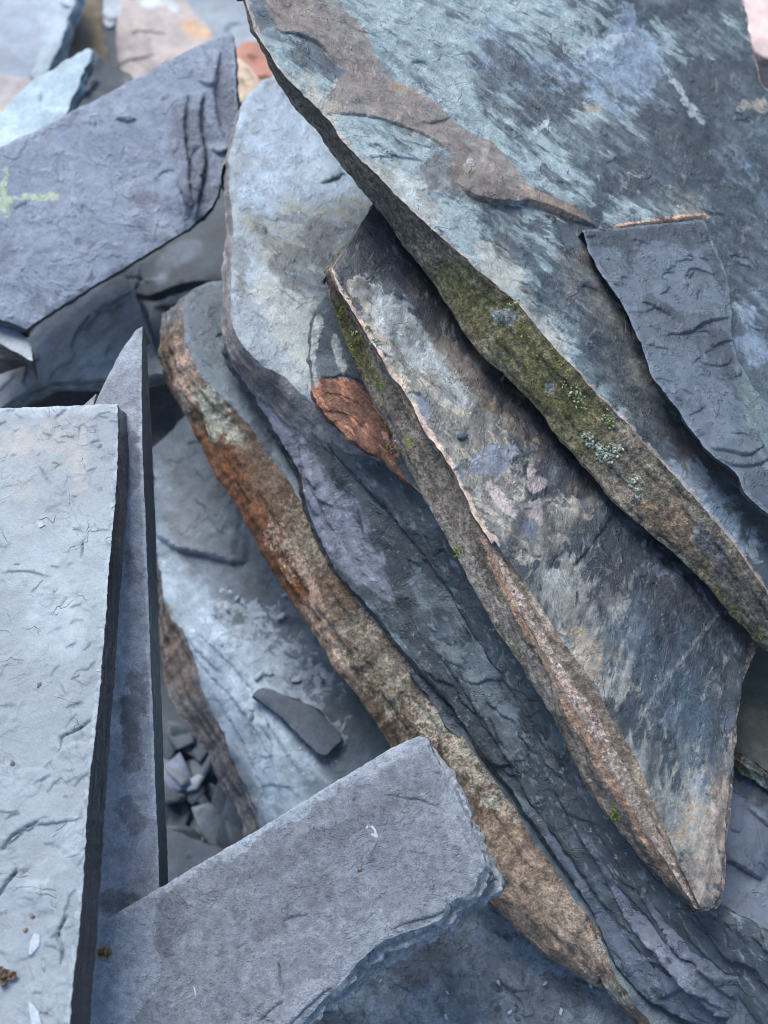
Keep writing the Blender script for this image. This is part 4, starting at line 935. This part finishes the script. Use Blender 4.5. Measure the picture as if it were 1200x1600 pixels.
# ------------------------------------------------------------------ blurred pieces at the top left, behind
def back(label, cols, pl, outline, t=.025, foot=None, edge=None, cat='slate piece', seed=1, stains=(), masks=None, res=.005, rough_=.6, relief=.004):
    m = rock('back_stone', cols[0], cols[1], stains, rough=rough_, patch=9)
    em = rock('back_edge', edge[0], edge[1], rough=.7) if edge else m
    segs = [(outline, foot)] if foot else [(outline,)]
    slab('slate_piece', label, cat, Plane(*pl), segs, t, m, em, res=res, seed=seed, relief=relief, rough=.003, masks=masks, auto=(3, .05, .002))
back('pale blue slate sheet with torn tip behind the violet-blue slab', (c3(.26, .32, .36), c3(.34, .41, .45)), (60, 160, 1.12, -.15, .35),
     [(-60, 250), (20, 150), (60, 122), (100, 100), (142, 78), (130, 120), (108, 172), (60, 240), (20, 300), (-60, 320)], .012, seed=101, relief=.006)
back('dark slate triangle beside the pale torn sheet', (c3(.055, .062, .075), c3(.09, .10, .115)), (160, 140, 1.2, .3, .1),
     [(95, 190), (140, 80), (160, 96), (200, 118), (210, 160), (110, 220)], .02, seed=102)
back('brown-stained slate piece at the top left', (c3(.17, .17, .17), c3(.22, .21, .20)), (120, 60, 1.35, .25, .1),
     [(60, 140), (90, 80), (112, -40), (150, -40), (162, 40), (168, 110), (120, 130), (80, 160)], .03, seed=103, stains=[('brown', c3(.13, .095, .045), .3, .12, 20, .95)], masks={'brown': [('s', [(130, 10, 40), (140, 80, 36)]), ('s', [(110, 70, 10), (90, 90, 8)])]})
back('long pale slate sliver at the top left', (c3(.22, .26, .29), c3(.29, .33, .37)), (80, 50, 1.3, -.2, .3),
     [(45, -40), (118, -40), (100, 40), (76, 112), (54, 118), (60, 60)], .02, seed=104)
back('pinkish tan slate with ochre corner behind the violet-blue slab', (c3(.27, .24, .23), c3(.36, .32, .30)), (250, 60, 1.4, .05, .5),
     [(180, 60), (186, 20), (210, -40), (270, -20), (300, 20), (335, 60), (280, 90), (200, 130), (184, 100)], .03, seed=105,
     stains=[('ochre', c3(.42, .25, .12), .4, .14, 20, .9), ('sky', c3(.42, .46, .47), .4, .14, 20, .9), ('dk', c3(.15, .13, .14), .7, .1, 30, .7)], masks={'ochre': [('s', [(300, 45, 14), (320, 60, 10)])], 'sky': [('s', [(230, 0, 16), (270, 10, 12)])], 'dk': [('s', [(210, 60, 16), (230, 100, 16)])]})
back('grey slate at the top between the tan piece and the big slab', (c3(.14, .16, .19), c3(.22, .25, .29)), (340, 20, 1.5, 0, .5), [(250, -60), (420, -60), (440, 60), (400, 90), (340, 80), (300, 20)], .03, seed=106)
back('mottled blue slate in the top left corner', (c3(.13, .15, .19), c3(.24, .27, .32)), (20, 50, 1.45, 0, .5), [(-80, -60), (60, -60), (66, 60), (60, 110), (20, 125), (-80, 110)], .03, seed=107)
back('grey-brown slate at the left border above the violet-blue slab', (c3(.16, .16, .18), c3(.25, .24, .25)), (10, 140, 1.35, 0, .6), [(-80, 90), (20, 118), (50, 126), (20, 190), (-80, 220)], .02, seed=108,
     stains=[('pink', c3(.48, .33, .28), .4, .14, 20, .9)], masks={'pink': [('s', [(0, 175, 12)])]})
back('small rust-red slate piece in the gap beside the big slab', (c3(.30, .13, .09), c3(.42, .20, .15)), (395, 95, 1.3, 0, .4), [(365, 80), (400, 64), (430, 90), (430, 130), (385, 124)], .03, seed=109)
back('tan slate chip in the gap beside the violet-blue slab', (c3(.33, .26, .19), c3(.42, .34, .26)), (390, 130, 1.22, 0, .4), [(366, 90), (384, 96), (404, 122), (418, 146), (400, 156), (362, 160)], .02, seed=110)
back('lavender slate piece at the top behind the tan one', (c3(.25, .26, .29), c3(.36, .38, .42)), (190, 10, 1.5, 0, .4), [(150, -50), (215, -50), (190, 20), (170, 40), (160, 20)], .02, seed=111)
back('pink-grey stone in the top right corner beyond the big slab', (c3(.36, .27, .26), c3(.48, .38, .36)), (1185, 50, 1.35, 0, .5), [(1140, -60), (1300, -60), (1300, 80), (1230, 96), (1180, 84), (1150, 30)], .05, seed=112, cat='stone')
back('brown shadowed stone at the right border below the pink-grey one', (c3(.06, .045, .035), c3(.10, .08, .06)), (1195, 110, 1.42, 0, .5), [(1160, 70), (1300, 60), (1300, 200), (1200, 190)], .05, seed=113, cat='stone')
back('grey slate behind the pile at the top', (c3(.09, .10, .12), c3(.15, .17, .2)), (300, 120, 1.5, 0, .6), [(40, 60), (480, 60), (520, 260), (60, 300)], .03, seed=114)

# ------------------------------------------------------------------ small things: chips, specks, moss, lichen
def prism(pts2, h, jit, rng):
    """A little angular chip with bevelled top, sitting on z=0."""
    p = np.array(pts2); n = len(p); c = p.mean(0)
    V = np.vstack([np.c_[p, np.zeros(n)], np.c_[c + (p - c) * .97, np.full(n, h * .7) + rng.rand(n) * h * jit], np.c_[c + (p - c) * .78, np.full(n, h) + rng.rand(n) * h * jit], [[c[0], c[1], h * 1.05]]])
    F = []
    for k in range(2):
        for i in range(n):
            j = (i + 1) % n; a, b, cc, d = k*n+i, k*n+j, (k+1)*n+j, (k+1)*n+i
            F += [(a, b, cc), (a, cc, d)]
    for i in range(n): F.append((2*n+i, 2*n+(i+1) % n, 3*n))
    return V, np.array(F)
def chip(px, py, plane, size, mat, label, cat='slate chip', group=None, ang=None, asp=1.6, h=.25, lift=0, name='slate_chip', seed=0, tilt=0.0):
    rng = np.random.RandomState(int(px * 7 + py * 13 + seed) % 99991)
    o3 = plane.hit(np.array([px], float), np.array([py], float), lift)[0]
    n = rng.randint(4, 7)
    th = np.sort(np.arange(n) / n * 6.283 + rng.rand(n) * .7)
    r = size * (.7 + .5 * rng.rand(n))
    p = np.c_[np.cos(th) * r * asp, np.sin(th) * r / asp ** .5]
    V, F = prism(p, size * h, .3, rng)
    ob = mesh_obj(name, V, F, mat, smooth=False)
    M = Matrix(((plane.x[0], plane.y[0], plane.n[0], o3[0]), (plane.x[1], plane.y[1], plane.n[1], o3[1]), (plane.x[2], plane.y[2], plane.n[2], o3[2]), (0, 0, 0, 1)))
    ob.matrix_world = CAM @ M @ Matrix.Rotation(rng.rand() * 6.28 if ang is None else math.radians(ang), 4, 'Z') @ Matrix.Rotation(tilt * (rng.rand() - .5), 4, 'X') @ Matrix.Rotation(tilt * (rng.rand() - .5), 4, 'Y')
    return tag(ob, label, cat, group)

c_dark = rock('chip_dark', c3(.05, .06, .075), c3(.09, .105, .125), rough=.55)
c_pale = rock('chip_pale', c3(.23, .26, .29), c3(.33, .36, .40), rough=.5)
c_blue = rock('chip_blue', c3(.12, .135, .185), c3(.19, .21, .28), rough=.55)
c_tan = rock('chip_tan', c3(.40, .28, .17), c3(.55, .45, .34), rough=.7)
c_brown = rock('chip_brown', c3(.08, .055, .04), c3(.16, .11, .075), rough=.5)
# on the pointed slab
chip(721, 682, P3, .0034, c_dark, 'tiny dark pebble on the cream patch of the pointed slab', asp=1.1, h=.7)
# on the purple-grey block
chip(574, 1298, P8, .0036, c_pale, 'left of two tiny pale flakes side by side on the purple-grey block', ang=70, asp=1.9, h=.12)
chip(584, 1299, P8, .0034, c_pale, 'right of two tiny pale flakes side by side on the purple-grey block', ang=130, asp=1.8, h=.12)
chip(302, 1546, P8, .0026, c_pale, 'tiny pale sliver low on the purple-grey block', ang=100, asp=1.9, h=.15)
chip(562, 1358, P8, .0016, c_brown, 'tiny brown crumb on the right half of the purple-grey block', asp=1.2, h=.5)
chip(383, 1326, P8, .0014, c_brown, 'tiny brown crumb near the long upper edge of the purple-grey block', asp=1.3, h=.5)
# on the riven slab
chip(120, 1153, P9, .0016, c_brown, 'tiny brown crumb near the right side of the pale riven slab', asp=1.2, h=.5)
chip(54, 1474, P9, .0040, c_pale, 'white sliver flake on the lower part of the pale riven slab', ang=80, asp=1.5, h=.2)
chip(40, 1452, P9, .0015, c_brown, 'tiny brown crumb above the white sliver on the riven slab', asp=1.2, h=.5)
chip(50, 1430, P9, .0014, c_brown, 'smallest brown crumb on the lower riven slab', asp=1.2, h=.5)
chip(20, 1193, P9, .0016, c_dark, 'tiny dark crumb at the left border of the riven slab', asp=1.3, h=.5)
chip(63, 1213, P9, .0014, c_brown, 'tiny brown crumb in the middle of the riven slab', asp=1.3, h=.5)
chip(55, 1588, P9, .0042, c_pale, 'pale torn splinter at the bottom of the riven slab', ang=110, asp=2.2, h=.2)
chip(62, 1070, P9, .0018, c_dark, 'tiny dark speck on the upper middle of the riven slab', asp=1.5, h=.4)
chip(64, 820, P9, .0030, c_pale, 'small flat flake on the upper half of the riven slab', asp=1.2, h=.12)
# on the pale hollow slab
for x, y, s, w in [(404, 1056, 6, 'paired pale chip just above the dark loose flake'), (420, 1052, 5, 'second pale chip beside the one above the dark loose flake'), (440, 963, 5, 'single pale chip near the rusty edge in the hollow'),
                   (392, 1108, 3, 'tiny pale chip left of the dark loose flake'), (470, 1170, 3, 'tiny pale chip below the dark loose flake'), (444, 930, 3.4, 'tiny cream chip against the foot of the rusty edge')]:
    chip(x, y, P18, s * .0006, c_pale, w, h=.4, lift=.002)
rg = np.random.RandomState(11)
for k in range(22):
    x = 330 + rg.rand() * 220; y = 930 + rg.rand() * 240
    if x < 290 + (y - 900) * .4: continue
    chip(x, y, P18, .0012 + rg.rand() * .0016, [c_pale, c_blue, c_dark][k % 3], 'one of the tiny stone crumbs strewn over the pale slab in the hollow', cat='stone crumb', group='crumbs on the pale slab in the hollow', h=.4, lift=.002, seed=k, name='stone_crumb')
for k in range(16):
    x = 560 + rg.rand() * 380; y = 1500 + rg.rand() * 110
    chip(x, y, P20, .0010 + rg.rand() * .0016, [c_pale, c_dark][k % 2], 'one of the tiny stone crumbs on the blue-grey slate at the bottom', cat='stone crumb', group='crumbs on the bottom slate', h=.4, lift=.001, seed=k, name='stone_crumb')

# rubble in the dark gap between the narrow slab and the hollow slab: every chip its own thing
P22 = Plane(310, 1230, 1.12, .05, .45)
slab('buried_grey_slate', 'grey slate bed under the loose chips in the dark gap', 'slate piece', P22, [([(200, 1000), (330, 1040), (420, 1200), (480, 1400), (200, 1420)],)], .02, m15, m13, res=.004, seed=95)
rng0 = np.random.RandomState(5)
chip(280, 1215, P22, .018, c_blue, 'lavender chip at the top of the rubble in the dark gap', asp=1.15, h=.35, lift=.022)
chip(303, 1222, P22, .008, c_pale, 'small white chip touching the lavender one in the dark gap', asp=1.3, h=.5, lift=.024, ang=60)
mats = [c_dark, c_dark, c_dark, rock('chip_grey', c3(.12, .135, .155), c3(.2, .22, .25), rough=.5), c_dark]
for k in range(46):
    x = 252 + rng0.rand() * 140; y = 1140 + rng0.rand() * 200
    if x > 262 + (y - 1130) * .75 + 30: continue
    m = mats[rng0.randint(5)]
    nm = 'chip'
    chip(x, y, P22, .008 + rng0.rand() * .015, m, 'one of the angular slate chips heaped in the dark gap beside the narrow slab', group='chips heaped in the dark gap', asp=1.2 + rng0.rand() * 1.0, h=.16, lift=.006 + rng0.rand() * .02, tilt=1.0, seed=k)

# curled brown husk-like crumbs (dry leaf bits) on the block and the riven slab
def husk(px, py, plane, size, label, mat, ang=0):
    rng = np.random.RandomState(int(px + py))
    V, F = [], []
    for q in range(5):
        nu, nv = 6, 4
        a0 = rng.rand() * 6.28; b = len(V)
        cx, cy = (rng.rand(2) - .5) * size * .9
        for i in range(nu):
            for jv in range(nv):
                u = (i / (nu - 1) - .5) * size * (.5 + rng.rand() * .1); w = (jv / (nv - 1) - .5) * size * .45 * math.sin(math.pi * (i + .5) / nu)
                z = size * .12 + abs(w) * 1.2 + size * .18 * math.sin(i * 1.1 + q)
                V.append((cx + u * math.cos(a0) - w * math.sin(a0), cy + u * math.sin(a0) + w * math.cos(a0), z))
        for i in range(nu - 1):
            for jv in range(nv - 1):
                a = b + i * nv + jv; F += [(a, a + nv, a + nv + 1), (a, a + nv + 1, a + 1)]
    ob = mesh_obj('leaf_scrap', V, F, mat)
    o3 = plane.hit(np.array([px], float), np.array([py], float), 0)[0]
    M = Matrix(((plane.x[0], plane.y[0], plane.n[0], o3[0]), (plane.x[1], plane.y[1], plane.n[1], o3[1]), (plane.x[2], plane.y[2], plane.n[2], o3[2]), (0, 0, 0, 1)))
    ob.matrix_world = CAM @ M @ Matrix.Rotation(math.radians(ang), 4, 'Z')
    md = ob.modifiers.new('thickness', 'SOLIDIFY'); md.thickness = .0002
    tag(ob, label, 'leaf scrap')
hm = rock('dry_leaf', c3(.10, .06, .025), c3(.42, .30, .14), rough=.35, spec=.6)
husk(164, 1494, P8, .0095, 'small curled brown leaf scrap on the left end of the purple-grey block', hm, -30)
husk(10, 1518, P9, .010, 'dark brown leaf scrap at the left border on the riven slab', rock('dark_leaf', c3(.03, .02, .012), c3(.14, .08, .04), rough=.35), 40)

# foliose lichen and moss: tiny leaf-like lobes rooted on the stone
def tuft(parent, plane, name, spots, mat, count, size, thick, seed, label=None, up=.8):
    """spots: (px,py,radius px, height above plane). Lobes of real geometry scattered about them."""
    rng = np.random.RandomState(seed)
    dg = bpy.context.evaluated_depsgraph_get()
    V, F = [], []
    camo = np.array(CAM.translation)
    for px, py, rp in spots:
        for _ in range(int(count * rp / 10)):
            x = px + rng.randn() * rp * .5; y = py + rng.randn() * rp * .5
            d = Vector(CAM.to_3x3() @ Vector(ray(x, y))).normalized()
            ok, loc, nor, *_r = scene.ray_cast(dg, CAM.translation, d)
            if not ok: continue
            t1 = nor.orthogonal().normalized(); t2 = nor.cross(t1)
            a = rng.rand() * 6.28
            dirv = t1 * math.cos(a) + t2 * math.sin(a); sid = nor.cross(dirv)
            s = size * (.5 + rng.rand())
            b = len(V); w = s * .45
            base = loc + nor * .0001
            lift = up * (.3 + rng.rand())
            pts = [base - sid * w * .5, base + sid * w * .5, base + dirv * s * .5 + sid * w + nor * s * .35 * lift, base + dirv * s * .5 - sid * w + nor * s * .35 * lift,
                   base + dirv * s * .9 + sid * w * .8 + nor * s * .6 * lift, base + dirv * s - sid * w * .3 + nor * s * .9 * lift]
            V += [tuple(p) for p in pts]
            F += [(b, b+1, b+2), (b, b+2, b+3), (b+3, b+2, b+4), (b+3, b+4, b+5)]
    if not F: return
    ob = mesh_obj(name, V, F, mat, smooth=False)
    ob.parent = parent; ob.matrix_parent_inverse = parent.matrix_world.inverted()
    md = ob.modifiers.new('thickness', 'SOLIDIFY'); md.thickness = thick
    ob['kind'] = 'stuff'
    if label: ob['label'] = label
bpy.context.view_layer.update()
big = REG['largest weathered slate slab lying across the upper right, mossy brown edge'][0]
lm = rock('pale_lichen', c3(.27, .32, .25), c3(.40, .45, .36), rough=.8, spec=.2)
mm = rock('yellow_moss', c3(.14, .19, .02), c3(.26, .32, .04), rough=.8, spec=.2)
gm = rock('green_lichen', c3(.22, .29, .13), c3(.34, .40, .2), rough=.8, spec=.2)
tuft(big, P1, 'lichen', [(914, 682, 7), (922, 690, 8), (938, 708, 10), (945, 712, 10), (950, 700, 9), (965, 702, 8), (932, 698, 6), (992, 750, 7), (998, 768, 7), (985, 755, 4), (955, 716, 7)], lm, 26, .0018, .00015, 3)
tuft(big, P1, 'moss', [(892, 612, 12), (904, 622, 12), (912, 632, 9), (880, 600, 8), (942, 648, 9), (955, 662, 8), (800, 470, 6)], gm, 12, .0015, .00012, 4)
tuft(big, P1, 'moss', [(822, 574, 6), (798, 560, 4), (912, 644, 6), (952, 664, 6), (930, 650, 4), (850, 628, 7), (868, 556, 5), (838, 552, 8), (876, 640, 6), (786, 470, 4), (820, 520, 14), (840, 600, 14), (880, 570, 12)], mm, 7, .0011, .0001, 5)
tuft(pointed, P3, 'moss', [(532, 482, 6), (535, 492, 7), (551, 540, 6), (555, 552, 6), (558, 530, 5), (575, 512, 4), (600, 634, 5), (604, 698, 5), (604, 665, 4), (714, 864, 9), (716, 862, 5), (552, 520, 4)], mm, 14, .0013, .0001, 6)
tuft(pointed, P3, 'lichen', [(612, 690, 8), (615, 702, 6), (552, 520, 4), (770, 984, 5), (580, 535, 4)], lm, 12, .0015, .0001, 7)
tuft(pointed, P3, 'moss', [(960, 1268, 6), (962, 1276, 7)], mm, 30, .0016, .0001, 8)
